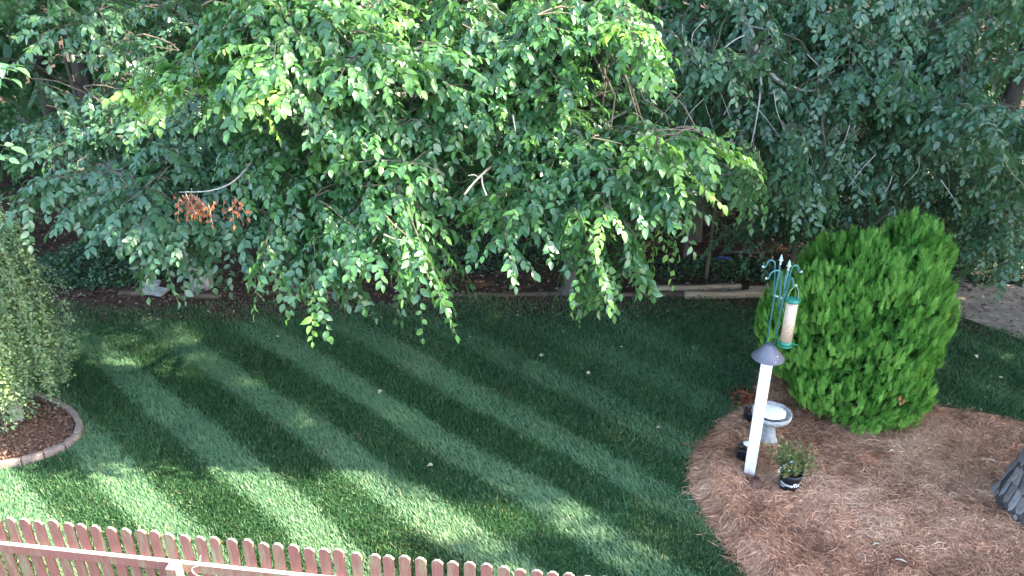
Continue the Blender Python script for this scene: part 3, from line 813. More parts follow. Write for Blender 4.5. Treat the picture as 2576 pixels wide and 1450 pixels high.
def right_tree():
    rng = np.random.default_rng(303)
    base = np.array([5.75, 12.0, 0.0])
    R = empty('elm_tree', base, 'tall grey-green tree at the right with long pale drooping branches behind the bush', 'tree')
    trunk_tube(R, [base + (0, 0, -.05), base + (0, 0, .25), base + (.05, -.1, 2), base + (-.1, -.3, 4.5), base + (-.2, -.4, 7), base + (-.2, -.4, 9.5)], [.28, .21, .18, .16, .12, .05], M['bark_dark'])
    limbs = [
        ([base + (-.1, -.3, 4.6), P(1790, -220, 10.3), P(1845, -10, 9.0), P(1885, 75, 8.7), P(1912, 145, 8.6), P(1960, 205, 8.6), P(2030, 228, 8.6), P(2110, 225, 8.7)], .06, .008),
        ([P(1908, 140, 8.62), P(1914, 210, 8.5), P(1903, 300, 8.5), P(1882, 400, 8.5)], .016, .005),
        ([P(1905, 135, 8.62), P(1868, 210, 8.5), P(1820, 290, 8.45)], .014, .004),
        ([P(1880, 65, 8.7), P(1930, 75, 8.6), P(1985, 90, 8.6)], .013, .004),
        ([P(1890, 85, 8.7), P(1850, 100, 8.5), P(1800, 140, 8.4)], .012, .004),
        ([P(1912, 145, 8.6), P(1950, 148, 8.5), P(1990, 165, 8.5)], .012, .004),
        ([base + (-.1, -.3, 4.3), P(2180, -120, 10.4), P(2330, 20, 9.2), P(2410, 150, 8.6), P(2420, 230, 8.5)], .05, .008),
        ([base + (-.05, -.2, 3.6), P(1740, 60, 10), P(1650, 190, 8.9), P(1600, 262, 8.6), P(1540, 300, 8.5), P(1505, 335, 8.5)], .04, .006),
        ([base + (.03, -.1, 3.2), P(2330, 180, 10.4), P(2260, 300, 9.2), P(2190, 360, 9.0)], .035, .007),
        ([base + (.03, -.1, 2.9), P(2420, 280, 10), P(2480, 360, 9.4), P(2530, 470, 9.2)], .035, .007),
        ([base + (.0, -.1, 2.9), P(2200, 300, 10.2), P(2100, 340, 9.2), P(2060, 400, 8.9)], .03, .006),
        ([base + (.03, -.1, 2.5), P(2400, 430, 10.4), P(2330, 480, 10.0), P(2290, 500, 9.9)], .03, .006),
        ([P(1640, 60, 9.4), P(1720, 110, 9.2), P(1760, 220, 9.0), P(1805, 360, 8.9)], .012, .004),
    ]
    rp = []
    for pts, r0, r1 in limbs:
        q = spline(pts, 6); mb = MB(); mb.tube(q, np.linspace(r0, r1, len(q)), 6); mb.build('limb', M['twig_pale'], R, smooth=True)
        rp += list(q[3:])
    # slender bare twigs showing pale in the shade
    for k in range(46):
        u = rng.uniform(1660, 2540); v = rng.uniform(20, 480); d = rng.uniform(8.3, 8.9); h = rng.uniform(50, 130)
        if u < 1900 and v > 330: continue
        sl = rng.choice([-1, 1], p=[.7, .3]) * rng.uniform(.2, .9)
        q = spline([P(u, v, d), P(u + sl * h * .5 + rng.normal(0, 8), v + h * .45, d), P(u + sl * h + rng.normal(0, 8), v + h, d - .1)], 4)
        F_r = np.linspace(.006, .0025, len(q))
        mb = MB(); mb.tube(q, F_r, 4); mb.build('bare_twig', M['twig_pale'], R, smooth=True)
    F = Foliage()
    rows = []
    for u in range(1690, 2620, 105):
        for v in range(0, 640, 95):
            lim = 300 if u < 1790 else 330 if u < 1900 else 360 if u < 2000 else 400 if u < 2130 else 440 if u < 2240 else 470 if u < 2330 else 530 if u < 2440 else 590
            if v > lim: continue
            if u > 2470 and 60 < v < 250 and rng.random() < .8: continue
            if u < 1760 and 150 < v < 300 and rng.random() < .6: continue
            dd = 9.1 - .7 * (u - 1690) / 900 + rng.normal(0, .3)
            if v > 330: dd = max(dd, 9.9 if v > 420 else 9.5)
            rows.append((u + rng.normal(0, 20), v + rng.normal(0, 18), dd, 75, 48, 4 if u < 1950 else 5, {'rd': .5, 'tint': .35 + rng.normal(0, .08)}))
    rows += [(u, v, 10.7, 80, 45, 4, {'rd': .5, 'tint': .15}) for u in (1840, 1960, 2080, 2200, 2320) for v in (430, 520)] + [(2360, 470, 10.7, 80, 40, 5, {'tint': .15}), (2440, 510, 10.7, 70, 40, 5, {'tint': .15}), (2400, 560, 11.0, 60, 30, 3, {'tint': .15}), (1900, 590, 11.0, 80, 30, 3, {'tint': .1}), (2040, 590, 11.0, 80, 30, 3, {'tint': .1})]  # dark tint stands for the dim light under the boughs
    rows += [(2080, 400, 8.5, 30, 35, 3, {'hang': 1.1, 'young': .4}), (1990, 385, 8.6, 40, 22, 3, {'hang': .9, 'young': .3}), (2230, 470, 9.9, 55, 20, 3, {'hang': .6}), (2490, 560, 9.6, 60, 35, 6, {'hang': .8}), (2530, 620, 9.6, 25, 22, 2, {'hang': 1.2, 'twl': (.2, .3), 'sub': (.3, .45)}),
             (2400, 520, 9.0, 10, 5, 1, {'young': 1, 'tint': .95, 'sub': (.15, .2), 'twl': (.14, .2), 'ntw': 3, 'leaves': 8}), (2560, 130, 7.9, 40, 40, 3), (2560, 480, 9.0, 30, 60, 4)]
    blob_list(F, rows, rng, rp, (-.25, -.3, 0), dens=1.2, size=.098, tint=.36, young=.02, hang=.25)
    finish_tree(R, F, M['elm_shade'], LEAF_V, LEAF_F, near=300, wood_mat='twig_brown')
    coarse_crown(R, base + (-.2, -.6, 8.6), (3.4, 2.4, 2.6), 3000, rng, .26, 'elm_shade')
right_tree()

def near_left_tree():
    """a branch of a tree outside the frame pokes in at the left edge"""
    rng = np.random.default_rng(404)
    base = np.array([-6.4, 5.6, 0.0])
    R = empty('young_tree', base, 'large pale green leaves of a near branch poking in at the upper left edge', 'tree')
    top = base + (.3, .1, 4.6)
    trunk_tube(R, [base + (0, 0, -.05), base + (.05, 0, 1.5), base + (.2, .05, 3.2), top], [.07, .06, .045, .03], M['bark_grey'])
    F = Foliage()
    for (u, v, d) in [(-15, 165, 5.4), (-25, 195, 5.4), (-20, 365, 5.6), (-25, 395, 5.6)]:
        a = P(u - 60, v - 5, d); branch(F, top, a, .1, rng, .015, .006, 5, 5)
        spray(F, a, np.array([1.0, -.05, .05]), .30, .12, 7, .12, .45, rng)
    finish_tree(R, F, M['elm_shade'], LEAF_V, LEAF_F, near=12)
    coarse_crown(R, base + (-.6, -.3, 5.0), (1.1, 1.0, .9), 500, rng, .16, 'elm_shade')
near_left_tree()

# ------------------------------------------------------------------ trees of the wood behind
def back_trees():
    rng = np.random.default_rng(505)
    spots = [(-9.6, 12.6, 'broad star-leaved tree of the wood behind the weeping tree at the far left'),
             (-7.0, 13.2, 'dark-trunked sweetgum showing star-shaped leaves in the upper left corner'),
             (-4.3, 13.9, 'star-leaved tree in the shade behind the left pale trunk'),
             (-1.6, 13.3, 'shaded tree behind the left half of the sunlit boughs'),
             (1.0, 13.9, 'shaded tree standing directly behind the sunlit middle boughs'),
             (3.2, 13.2, 'dim green tree behind the bird feeder'),
             (5.6, 13.9, 'shaded tree behind the top of the round green bush'),
             (8.0, 13.0, 'shaded tree behind the dirt patch at the right edge'),
             (10.6, 12.6, 'outermost shaded tree of the wood on the right')]
    for i, (x, y, lab) in enumerate(spots):
        base = np.array([x, y, float(ground_z(np.array(x), np.array(y)))])
        R = empty('forest_tree', base, lab, 'tree', 'trees of the wood behind the lawn')
        lean = rng.normal(0, .15, 2)
        trunk_tube(R, [base + (0, 0, -.1), base + (0, 0, .3), base + (lean[0] * .5, lean[1] * .5, 2.5), base + (lean[0], lean[1], 5.5), base + (lean[0], lean[1], 10)], [.22, .16, .13, .11, .04], M['bark_dark'])
        F = Foliage()
        nb = 58
        for k in range(nb):
            a = rng.uniform(0, 6.28); rr = rng.uniform(.3, 1.0) ** .6
            c = base + np.array([math.cos(a) * 1.9 * rr, math.sin(a) * 1.5 * rr - .2, rng.uniform(.7, 5.6)])
            low = c[2] < 2.0
            if low and rng.random() < .45: continue
            u, v, d = proj(c)
            # openings into the dark wood seen in the photograph
            if (90 < u < 560 and 170 < v < 250) or (150 < u < 420 and 560 < v < 700): continue
            out = np.array([math.cos(a), math.sin(a), 0]) * .5
            foliage_blob(F, c, (.45, .45, .3), 2, rng, size=.105, tint=.4, outward=out, leaves=9, twl=(.25, .45), sub=(.4, .8), ntw=6, hang=.3)
            if k % 3 == 0: branch(F, base + (lean[0] * .6, lean[1] * .6, max(.8, c[2] - base[2] - .5)), c, .08, rng, .02, .008, 5, 4)
        if i == 1:
            for k in range(26):
                c = P(rng.uniform(-20, 680), rng.uniform(-40, 130), rng.uniform(10.6, 11.8))
                foliage_blob(F, c, (.5, .4, .3), 2, rng, size=.115, tint=.62, outward=(0, -.3, 0), leaves=9, twl=(.25, .45), sub=(.4, .8), ntw=6)
                if k % 2 == 0: branch(F, base + (0, 0, 4.2), c, .08, rng, .02, .008, 5, 4)
        finish_tree(R, F, M['gum'], STAR_V, STAR_F)
        coarse_crown(R, base + (0, -.2, 8.2), (2.6, 2.4, 3.0), 1900, rng, .32)
back_trees()

def far_wood():
    rng = np.random.default_rng(606)
    n = 40000
    x = rng.uniform(-22, 22, n); y = rng.uniform(15.2, 21, n); z = rng.uniform(0.1, 11, n)
    k = vnoise(x, z * 1.5, .9, 61) + rng.normal(0, .4, n) > -1.3
    x, y, z = x[k], y[k], z[k]; n = len(x)
    yd = rng.normal(0, 1, (n, 3)); yd[:, 2] -= .6
    zn = rng.normal(0, .7, (n, 3)); zn[:, 1] -= .6; zn[:, 2] += .6
    v, f, t = scatter(LEAF2_V, LEAF2_F, np.stack([x, y, z], -1), frames_from(yd, zn), rng.uniform(.28, .52, n), rng.uniform(0, .5, n))
    tag(link('far_wood', np_mesh('far_wood', v, f, M['gum'], {'tint': t})), 'dark mass of leaves deep in the wood', 'wood', kind='stuff')
    for i in range(8):
        x = -13 + i * 3.6 + rng.uniform(-.8, .8); y = rng.uniform(14.8, 17)
        b = np.array([x, y, .1])
        lab = ['leftmost', 'second from the left', 'third from the left', 'fourth from the left', 'fifth from the left', 'sixth from the left', 'second from the right', 'rightmost'][i]
        R = empty('forest_tree', b, 'dark bare trunk deep in the wood, ' + lab + ' of those behind', 'tree', 'trunks deep in the wood')
        trunk_tube(R, [b + (0, 0, -.1), b + (.1, 0, 3), b + (.2, 0, 11)], [.2, .14, .06], M['bark_dark'])
        coarse_crown(R, b + (.2, 0, 10.5), (2.6, 2.4, 2.2), 900, rng, .4, name='crown')
far_wood()

def saplings():
    rng = np.random.default_rng(707)
    for (u, v, top, lean, r, lab) in [(352, 700, 2.4, -.35, .055, 'thin leaning grey trunk left of the pale trunk at the lawn edge'),
                                      (1775, 705, 2.6, .10, .030, 'slender upright sapling at the dark edge of the wood left of the feeder'),
                                      (1722, 655, 2.6, .12, .040, 'slim sapling trunk half hidden behind the hanging sunlit boughs'),
                                      (1990, 690, 2.3, .05, .045, 'small shaded sapling just behind the bird feeder hooks')]:
        g = G(u, v); b = np.array([g[0], g[1], 0.0])
        R = empty('sapling', b, lab, 'sapling', 'saplings at the edge of the wood')
        trunk_tube(R, [b + (0, 0, -.05), b + (lean * .3, .05, top * .35), b + (lean, .1, top), b + (lean * 1.3, .15, top * 1.5)], [r, r * .85, r * .7, r * .3], M['bark_dark'], n=8)
        F = Foliage()
        for k in range(9):
            c = b + np.array([lean + rng.normal(0, .45), .3 + rng.normal(0, .35), rng.uniform(.9, 2.6)])
            branch(F, b + (lean * .6, .08, c[2] - .2), c, .05, rng, .008, .004, 4, 3)
            foliage_blob(F, c, (.3, .3, .2), 1, rng, size=.075, tint=.3, leaves=9, ntw=5, sub=(.3, .5), twl=(.2, .35))
        finish_tree(R, F, M['gum'], LEAF4_V, LEAF4_F)
saplings()

# ivy and undergrowth at the foot of the wood
def undergrowth(name, label, cx, cy, rx, ry, h, n, seed):
    rng = np.random.default_rng(seed)
    a = rng.uniform(0, 6.28, n); r = np.sqrt(rng.random(n))
    x = cx + np.cos(a) * r * rx; y = cy + np.sin(a) * r * ry
    z = ground_z(x, y) + rng.random(n) ** 1.5 * h * np.clip(1.1 - r, .12, 1) * (1 + .4 * vnoise(x, y, 4, seed))
    yd = np.stack([rng.normal(0, 1, n), rng.normal(-.3, 1, n), rng.normal(-.3, .4, n)], -1)
    zn = np.stack([rng.normal(0, .5, n), rng.normal(-.4, .5, n), np.ones(n)], -1)
    v, f, t = scatter(LEAF4_V, LEAF4_F, np.stack([x, y, np.maximum(z, .02)], -1), frames_from(yd, zn), rng.uniform(.05, .095, n), rng.uniform(0, 1, n))
    tag(link(name, np_mesh(name, v, f, M['ivy'], {'tint': t})), label, 'ground cover', kind='stuff')
undergrowth('ivy', 'dark ivy at the foot of the wood left of the pale trunk', -6.6, 12.0, 1.4, .75, .75, 4500, 71)
undergrowth('ivy', 'low leafy ground cover behind the dirt patch on the right', 8.6, 12.2, 2.6, .85, .9, 7500, 72)
undergrowth('ivy', 'tall dark undergrowth in the wood behind the round bush', 6.6, 14.0, 2.6, .9, 2.2, 4500, 75)
undergrowth('ivy', 'low green plants around the blue scrap behind the timbers', 3.4, 11.95, 1.7, .45, .22, 1500, 73)
undergrowth('ivy', 'dark low plants behind the back edge of the lawn in the middle', -1.0, 12.4, 2.6, .6, .8, 3500, 74)

flat_leaves('leaf_litter', 'brown fallen leaves and needles on the floor of the wood', 'leaf litter', [(-9, 10.9), (-6, 10.75), (-4, 10.85), (0, 11.1), (6.2, 11.0), (9, 11.6), (9, 14.5), (-9, 14.5)], 15000, M['litter'], .075, ground_z, 0, .93)
flat_leaves('leaf_litter', 'pale dry leaves and chips strewn over the dirt patch', 'leaf litter', DIRT[:8], 2400, M['litter'], .06, lambda x, y: 0 * x, .3, 1)
flat_leaves('leaf_litter', 'sparse brown leaves along the thin back edge of the lawn', 'leaf litter', [(-7.5, 10.1), (6.4, 10.2), (6.2, 11.1), (-7.5, 11.0)], 1700, M['litter'], .05, lambda x, y: 0 * x + .02, .1, .95)

# ------------------------------------------------------------------ unseen trees added on the right, outside the frame, to shade the yard
def shade_trees():
    rng = np.random.default_rng(808)
    for i, (x, y, h, rr, n, lab) in enumerate([(12.4, 3.3, 10.4, 1.5, 3400, 'unseen broadleaf tree added for shade right of the yard, nearest the house'),
                                            (13.2, 6.3, 12.8, 1.9, 6600, 'unseen tall broadleaf tree added for shade right of the yard, beside the pine bed'),
                                            (12.8, 8.9, 16.0, 2.5, 8500, 'unseen tall broadleaf tree added for shade right of the yard, near the wood'),
                                            (10.4, 4.5, 6.6, 1.7, 3400, 'unseen smaller broadleaf tree added for shade right of the pine bed'),
                                            (10.8, 9.9, 6.5, 1.7, 3400, 'unseen smaller broadleaf tree added for shade right of the dirt patch'),
                                            (12.0, 12.4, 15.0, 2.8, 7500, 'unseen tall broadleaf tree added for shade right of the yard, at the corner of the wood')]):
        b = np.array([x, y, 0.0])
        R = empty('added_shade_tree', b, lab, 'tree', 'unseen trees added to shade the yard')
        trunk_tube(R, [b + (0, 0, -.1), b + (0, 0, .4), b + (.1, .1, 4), b + (0, .1, h)], [.34, .26, .2, .08], M['bark_dark'])
        coarse_crown(R, b + (0, 0, h * .58), (rr, rr, h * .42), n, rng, .27, 'elm_shade', name='crown')
shade_trees()

def weeping_tree():
    rng = np.random.default_rng(909)
    base = np.array([-5.78, 7.72, 0.0])
    R = empty('weeping_tree', base, 'small weeping tree with fine hanging pale green leaves in the left bed', 'tree')
    hub = base + np.array([-.26, .05, 2.32])
    trunk_tube(R, [base + (.10, -.05, -.02), base + (.08, -.05, .2), base + (.02, 0, .9), base + (-.08, .04, 1.5), hub], [.075, .055, .05, .045, .03], M['twig_pale'], n=9)
    F = Foliage(); LP = []; LY = []; LZ = []; LS = []; LT = []
    W = MB()
    for k in range(430):
        a = rng.uniform(0, 6.28); R1 = rng.uniform(.15, 1.0) ** .8 * (.83 if k % 14 else 1.05)
        st = hub + np.array([rng.normal(0, .08), rng.normal(0, .08), rng.uniform(-.9, .15)])
        rise = rng.uniform(.05, .42) * (1 if k % 3 else .4)
        o = np.array([math.cos(a), math.sin(a), 0.0])
        top = st + o * R1 * .55 + (0, 0, rise)
        sh = st + o * R1 * .95 + (0, 0, rise * .35)
        end_z = rng.uniform(.12, .95) if R1 > .5 else rng.uniform(.3, 1.2)
        end = st + o * (R1 * 1.05); end = np.array([end[0], end[1], min(end_z, sh[2] - .4)])
        q = spline([st, top, sh, (sh + end) / 2 + o * .05 + rng.normal(0, .03, 3), end], 9)
        if k < 45: W.tube(q[::2], np.linspace(.009, .0025, len(q[::2])), 4, caps=False)
        elif k < 170: W.tube(q[::2], np.linspace(.004, .0015, len(q[::2])), 3, caps=False)
        seg = np.linalg.norm(np.diff(q, axis=0), axis=1); cum = np.concatenate([[0], np.cumsum(seg)])
        n = int(cum[-1] / .0095)
        s = rng.uniform(.18, 1, n) * cum[-1]
        pos = np.stack([np.interp(s, cum, q[:, i]) for i in range(3)], -1)
        off = rng.normal(0, 1, (n, 3)); off[:, 2] *= .6
        pos = pos + unit(off) * (rng.random(n) ** 1.8 * .095)[:, None]
        yd = unit(off) + np.array([0, 0, -.55])
        LP.append(pos); LY.append(yd); LZ.append(rng.normal(0, .6, (n, 3)) + (0, -.2, .7)); LS.append(rng.uniform(.027, .052, n))
        LT.append(np.clip(.35 + .25 * rng.normal() + rng.normal(0, .15, n), 0, 1))
    p = np.concatenate(LP)
    v, f, t = scatter(LEAF2_V, LEAF2_F, p, frames_from(np.concatenate(LY), np.concatenate(LZ)), np.concatenate(LS), np.concatenate(LT))
    o = link('crown', np_mesh('crown', v, f, M['weep'], {'tint': t}), R); o['kind'] = 'stuff'
    o = W.build('branches', M['twig_pale'], R); o['kind'] = 'stuff'
weeping_tree()

# bed under the weeping tree with its edging blocks
def edged_bed():
    bm = bmesh.new(); c = EDG.mean(0)
    ring = [bm.verts.new((x, y, .012)) for x, y in EDG]
    inner = [bm.verts.new((c[0] + (x - c[0]) * .6, c[1] + (y - c[1]) * .6, .055 + random.uniform(-.01, .01))) for x, y in EDG]
    ce = bm.verts.new((c[0], c[1], .075))
    n = len(EDG)
    for i in range(n):
        j = (i + 1) % n
        bm.faces.new((ring[i], ring[j], inner[j], inner[i])); bm.faces.new((inner[i], inner[j], ce))
    me = bpy.data.meshes.new('mulch_bed'); bm.to_mesh(me); bm.free(); me.materials.append(M['mulch'])
    tag(link('mulch_bed', me), kind='structure')
    flat_leaves('bark_mulch', 'reddish brown bark chips under the weeping tree', 'mulch', EDG, 4200, M['mulch_chip'], .04, lambda x, y: np.clip(.075 - .05 * np.hypot(x - c[0], y - c[1]), .012, .1), 0, .8)
    R = empty('garden_edging', (EDG[0][0], EDG[0][1], 0), 'curved row of low pinkish concrete edging blocks round the left bed', 'edging')
    loop = np.vstack([EDG, EDG[:1]])
    seg = np.linalg.norm(np.diff(loop, axis=0), axis=1); cum = np.concatenate([[0], np.cumsum(seg)])
    L = .205; nb = int(cum[-1] / (L + .006)); step = cum[-1] / nb
    meshes = []
    for k in range(4):
        mb = MB(); mb.box((0, 0, 0), (step - .006, .065, .10)); meshes.append(mb.mesh('edging_block', M['concrete'], bev=.008, seg=1, jitter=.0015))
    base = parent_matrix(R).inverted()
    for i in range(nb):
        a = np.array([np.interp((i + .02) * step, cum, loop[:, q]) for q in (0, 1)]); b = np.array([np.interp((i + .98) * step, cum, loop[:, q]) for q in (0, 1)])
        m = (a + b) / 2; ang = math.atan2(*(b - a)[::-1])
        o = bpy.data.objects.new('edging_block', meshes[i % 4]); COL.objects.link(o); o.parent = R
        o.matrix_local = base @ Matrix.Translation((m[0], m[1], .035 + random.uniform(-.006, .006))) @ Matrix.Rotation(ang + random.gauss(0, .02), 4, 'Z') @ Matrix.Rotation(random.gauss(0, .03), 4, 'X')
edged_bed()

# ------------------------------------------------------------------ round conifer bush
def cedar_bush():
    rng = np.random.default_rng(111)
    base = np.array([4.12, 8.22, 0.0])
    R = empty('arborvitae_bush', base, 'big rounded bright green arborvitae bush in the pine straw bed', 'bush')
    lobes = [((4.03, 8.25, 1.00), (.88, .86, .98)), ((4.50, 8.30, 1.50), (.40, .48, .74)), ((3.93, 8.28, 1.40), (.54, .56, .68)), ((4.52, 8.22, 1.10), (.42, .58, .84)), ((3.42, 8.32, .92), (.44, .52, .66)), ((4.00, 7.84, .48), (.76, .60, .46)), ((4.25, 8.02, 1.18), (.50, .56, .70))]
    P_, N_ = [], []
    def inside(p, m=1.0):
        r = np.zeros(len(p), bool)
        for c, a in lobes: r |= (((p - np.array(c)) / (np.array(a) * m)) ** 2).sum(1) < 1
        return r
    for c, a in lobes:
        c = np.array(c); a = np.array(a)
        n = int(2600 * (a[0] * a[1] + a[0] * a[2] + a[1] * a[2]) / 3 * 4.2)
        d = unit(rng.normal(0, 1, (n, 3)))
        p = c + d * a
        k = (~inside(p, .97)) & (p[:, 2] > .05)
        P_.append(p[k]); N_.append(unit(d / a)[k])
    p = np.concatenate(P_); nn = np.concatenate(N_)
    # clumps: foliage gathered in upright flames with gaps between
    n = len(p)
    cl = .8 * vnoise(p[:, 0] * 1.0 + p[:, 1] * .8, p[:, 2] * .5 + p[:, 1] * .3, 20, 5) + .7 * vnoise(p[:, 0] - p[:, 1], p[:, 2] * .5, 34, 6) + .4 * vnoise(p[:, 0] + .6 * p[:, 1], p[:, 2], 6, 8)
    depth = np.clip(.065 * (cl), -.11, .085) + rng.normal(0, .015, n)
    p = p + nn * depth[:, None]
    k = rng.random(n) < np.clip(.8 + .4 * cl, .35, 1)
    p, nn, cl = p[k], nn[k], cl[k]; n = len(p)
    # spray: fan of small scale leaves rising from its foot
    tv, tf = [], []
    def tuft(rs):
        tv, tf = [], []
        for i in range(26):
            a = rs.uniform(-.8, .8); l = rs.uniform(.30, .62) * (1 - .25 * abs(a)); zz = rs.normal(0, .3); w = rs.uniform(.032, .060)
            d = np.array([math.sin(a), math.cos(a), zz]); s = np.cross(d, (0, 0, 1)); s = s / np.linalg.norm(s)
            h = rs.uniform(0, .6); st = np.array([rs.normal(0, .14) * (1 - h), h, rs.normal(0, .08)])
            b = len(tv); tv += [st - s * w, st + s * w, st + d * l]; tf += [(b, b + 1, b + 2)]
        return np.array(tv), np.array(tf)
    V, Fc, T = [], [], []; off = 0
    for q in range(4):
        tv, tf = tuft(np.random.default_rng(q))
        sel = np.arange(n) % 4 == q
        m = sel.sum()
        yd = nn[sel] * .35 + np.array([0, 0, 1.0]) + rng.normal(0, .15, (m, 3))
        zn = nn[sel] + rng.normal(0, .6, (m, 3))
        ti = np.clip(.48 + .20 * cl[sel] + rng.normal(0, .15, m), 0, 1)
        v, f, t = scatter(tv, tf, p[sel] - unit(yd) * .03, frames_from(yd, zn), rng.uniform(.080, .140, m)[:, None] * np.array([.68, 1.30, .68]), ti)
        V.append(v); Fc.append(f + off); T.append(t); off += len(v)
    o = link('foliage', np_mesh('foliage', np.concatenate(V), np.concatenate(Fc), M['cedar'], {'tint': np.concatenate(T)}), R); o['kind'] = 'stuff'
    # inner brown twigs
    W = MB()
    for k in range(120):
        d = unit(rng.normal(0, 1, 3)); d[2] = abs(d[2]); c = base + (0, 0, .35)
        e = c + d * np.array([.75, .7, 1.25]); m = (c + e) / 2 + (0, 0, -.1)
        W.tube(spline([base + (rng.normal(0, .06), rng.normal(0, .06), .05), m, e], 3), [.02, .017, .014, .011, .008, .006, .004], 4, caps=False)
    o = W.build('stems', M['bark_dark'], R); o['kind'] = 'stuff'
    # dense interior leaves, the shade inside put into a darker tint
    n = 9000
    d = unit(rng.normal(0, 1, (n, 3))); li = rng.integers(0, len(lobes), n)
    C = np.array([l[0] for l in lobes])[li]; A = np.array([l[1] for l in lobes])[li]
    p = C + d * A * rng.uniform(.78, .92, n)[:, None]; p = p[p[:, 2] > .15]; n = len(p)
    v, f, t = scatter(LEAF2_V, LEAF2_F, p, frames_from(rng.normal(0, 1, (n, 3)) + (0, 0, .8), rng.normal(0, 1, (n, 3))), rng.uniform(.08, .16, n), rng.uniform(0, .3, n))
    o = link('inner_foliage', np_mesh('inner_foliage', v, f, M['cedar'], {'tint': t}), R); o['kind'] = 'stuff'
    # one brown dead spray low on the right
    dv, df, dt = scatter(LEAF4_V, LEAF4_F, np.array([P(2262, 1010, 8.55), P(2270, 1016, 8.55), P(2266, 1020, 8.55)]), frames_from(np.array([(0, 0, 1.0), (.3, 0, 1), (-.4, 0, .9)]), np.array([(0, -1.0, .2)] * 3)), np.array([.07, .06, .05]), np.array([.8, .6, .9]))
    link('dead_spray', np_mesh('dead_spray', dv, df, M['dead_leaf'], {'tint': dt}), R)
cedar_bush()

# ------------------------------------------------------------------ pine trunk at the right edge
def pine_tree():
    rng = np.random.default_rng(121)
    base = np.array([5.26, 6.2, 0.0])
    R = empty('pine_tree', base, 'thick pine trunk with scaly grey bark at the right edge', 'tree')
    def rad(z): return .30 + .20 * math.exp(-z / .32) - .012 * z
    zs = [0.0, .1, .2, .35, .5, .7, 1.0, 1.5, 2.2, 3.2, 5, 8, 12, 14.5]
    mb = MB(); mb.tube([base + (.0, 0, z) for z in zs], [max(.05, rad(z) - .014) for z in zs], 26)
    mb.build('trunk', M['bark_furrow'], R, smooth=True, jitter=.006)
    base_i = parent_matrix(R).inverted()
    var = []
    for k in range(6):
        rs = random.Random(k)
        w, h = .043, .135
        out = [(-w * rs.uniform(.75, 1), -h * rs.uniform(.45, .7)), (0, -h * rs.uniform(.9, 1.1)), (w * rs.uniform(.75, 1), -h * rs.uniform(.45, .7)), (w * rs.uniform(.8, 1.05), h * rs.uniform(.45, .7)), (rs.uniform(-.02, .02), h * rs.uniform(.9, 1.1)), (-w * rs.uniform(.8, 1.05), h * rs.uniform(.45, .7))]
        b = MB(); n = len(out)
        v = [(x, -.02, z) for x, z in out] + [(x * .98, .010 - .5 * x * x / .3, z * .98) for x, z in out] + [(x * .72, .020 + rs.uniform(-.004, .004) - .5 * x * x / .3, z * .75) for x, z in out]
        f = [(i, (i + 1) % n, n + (i + 1) % n, n + i) for i in range(n)] + [(n + i, n + (i + 1) % n, 2 * n + (i + 1) % n, 2 * n + i) for i in range(n)] + [tuple(2 * n + i for i in range(n))]
        b.add(v, f); var.append(b.mesh('bark_plate', M['bark_plate']))
    cnt = 0
    z = .06; row = 0
    while cnt < 270:
        r = rad(z); n = int(2 * math.pi * r / .088)
        slope = (rad(z + .05) - rad(z - .05)) / .1
        for i in range(n):
            a = 2 * math.pi * (i + .5 * (row % 2)) / n + rng.normal(0, .035)
            m = Matrix.Translation(Vector(base + (math.cos(a) * (r - .012), math.sin(a) * (r - .012), z + rng.normal(0, .045)))) @ Matrix.Rotation(a - math.pi / 2, 4, 'Z') @ Matrix.Rotation(-math.atan(slope) * 1.0, 4, 'X') @ Matrix.Rotation(rng.normal(0, .07), 4, 'Y') @ Matrix.Diagonal((2 * math.pi * r / n / .088 * rng.uniform(.75, 1.15), rng.uniform(.35, .95), rng.uniform(.6, 1.2), 1))
            o = bpy.data.objects.new('bark_plate', var[int(rng.integers(6))]); COL.objects.link(o); o.parent = R
            o.matrix_local = base_i @ m; cnt += 1
        z += .19; row += 1
    UB = MB()
    while z < 6.5:
        r = rad(z); n = int(2 * math.pi * r / .088)
        for i in range(n):
            a = 2 * math.pi * (i + .5 * (row % 2)) / n + rng.normal(0, .035); sc = rng.uniform(.75, 1.15); ln = rng.uniform(.6, 1.2); zc = z + rng.normal(0, .045); th = rng.uniform(.004, .014)
            out = [(-.04, -.08), (0, -.13), (.04, -.08), (.04, .08), (.005, .13), (-.04, .08)]
            v = []
            for k, q in ((r - .02, 1.0), (r + th, .8)):
                for x, y in out:
                    aa = a + x * sc * q / r; v.append((base[0] + math.cos(aa) * k, base[1] + math.sin(aa) * k, zc + y * ln * q))
            UB.add(v, [(j, (j + 1) % 6, 6 + (j + 1) % 6, 6 + j) for j in range(6)] + [tuple(range(6, 12))])
        z += .19; row += 1
    o = UB.build('upper_bark', M['bark_plate'], R); o['kind'] = 'stuff'
    n = 5200
    d = unit(rng.normal(0, 1, (n, 3))) * (rng.random(n) ** .4)[:, None]
    p = base + np.array([0, 0, 13.0]) + d * np.array([2.4, 2.4, 2.2])
    v, f, t = scatter(LEAF2_V, LEAF2_F, p, frames_from(rng.normal(0, 1, (n, 3)), rng.normal(0, 1, (n, 3))), np.stack([np.full(n, .14), np.full(n, .3), np.full(n, .2)], -1), rng.uniform(0, 1, n))
    o = link('crown', np_mesh('crown', v, f, M['pine_needle_live'], {'tint': t}), R); o['kind'] = 'stuff'
    F = MB()
    for k in range(14):
        a = rng.uniform(0, 6.28); zz = rng.uniform(11, 14)
        F.tube(spline([base + (0, 0, zz), base + (math.cos(a) * 1, math.sin(a) * 1, zz + .2), base + (math.cos(a) * 2.2, math.sin(a) * 2.2, zz + .6)], 3), np.linspace(.05, .01, 7), 5)
    o = F.build('boughs', M['bark_dark'], R); o['kind'] = 'stuff'
pine_tree()

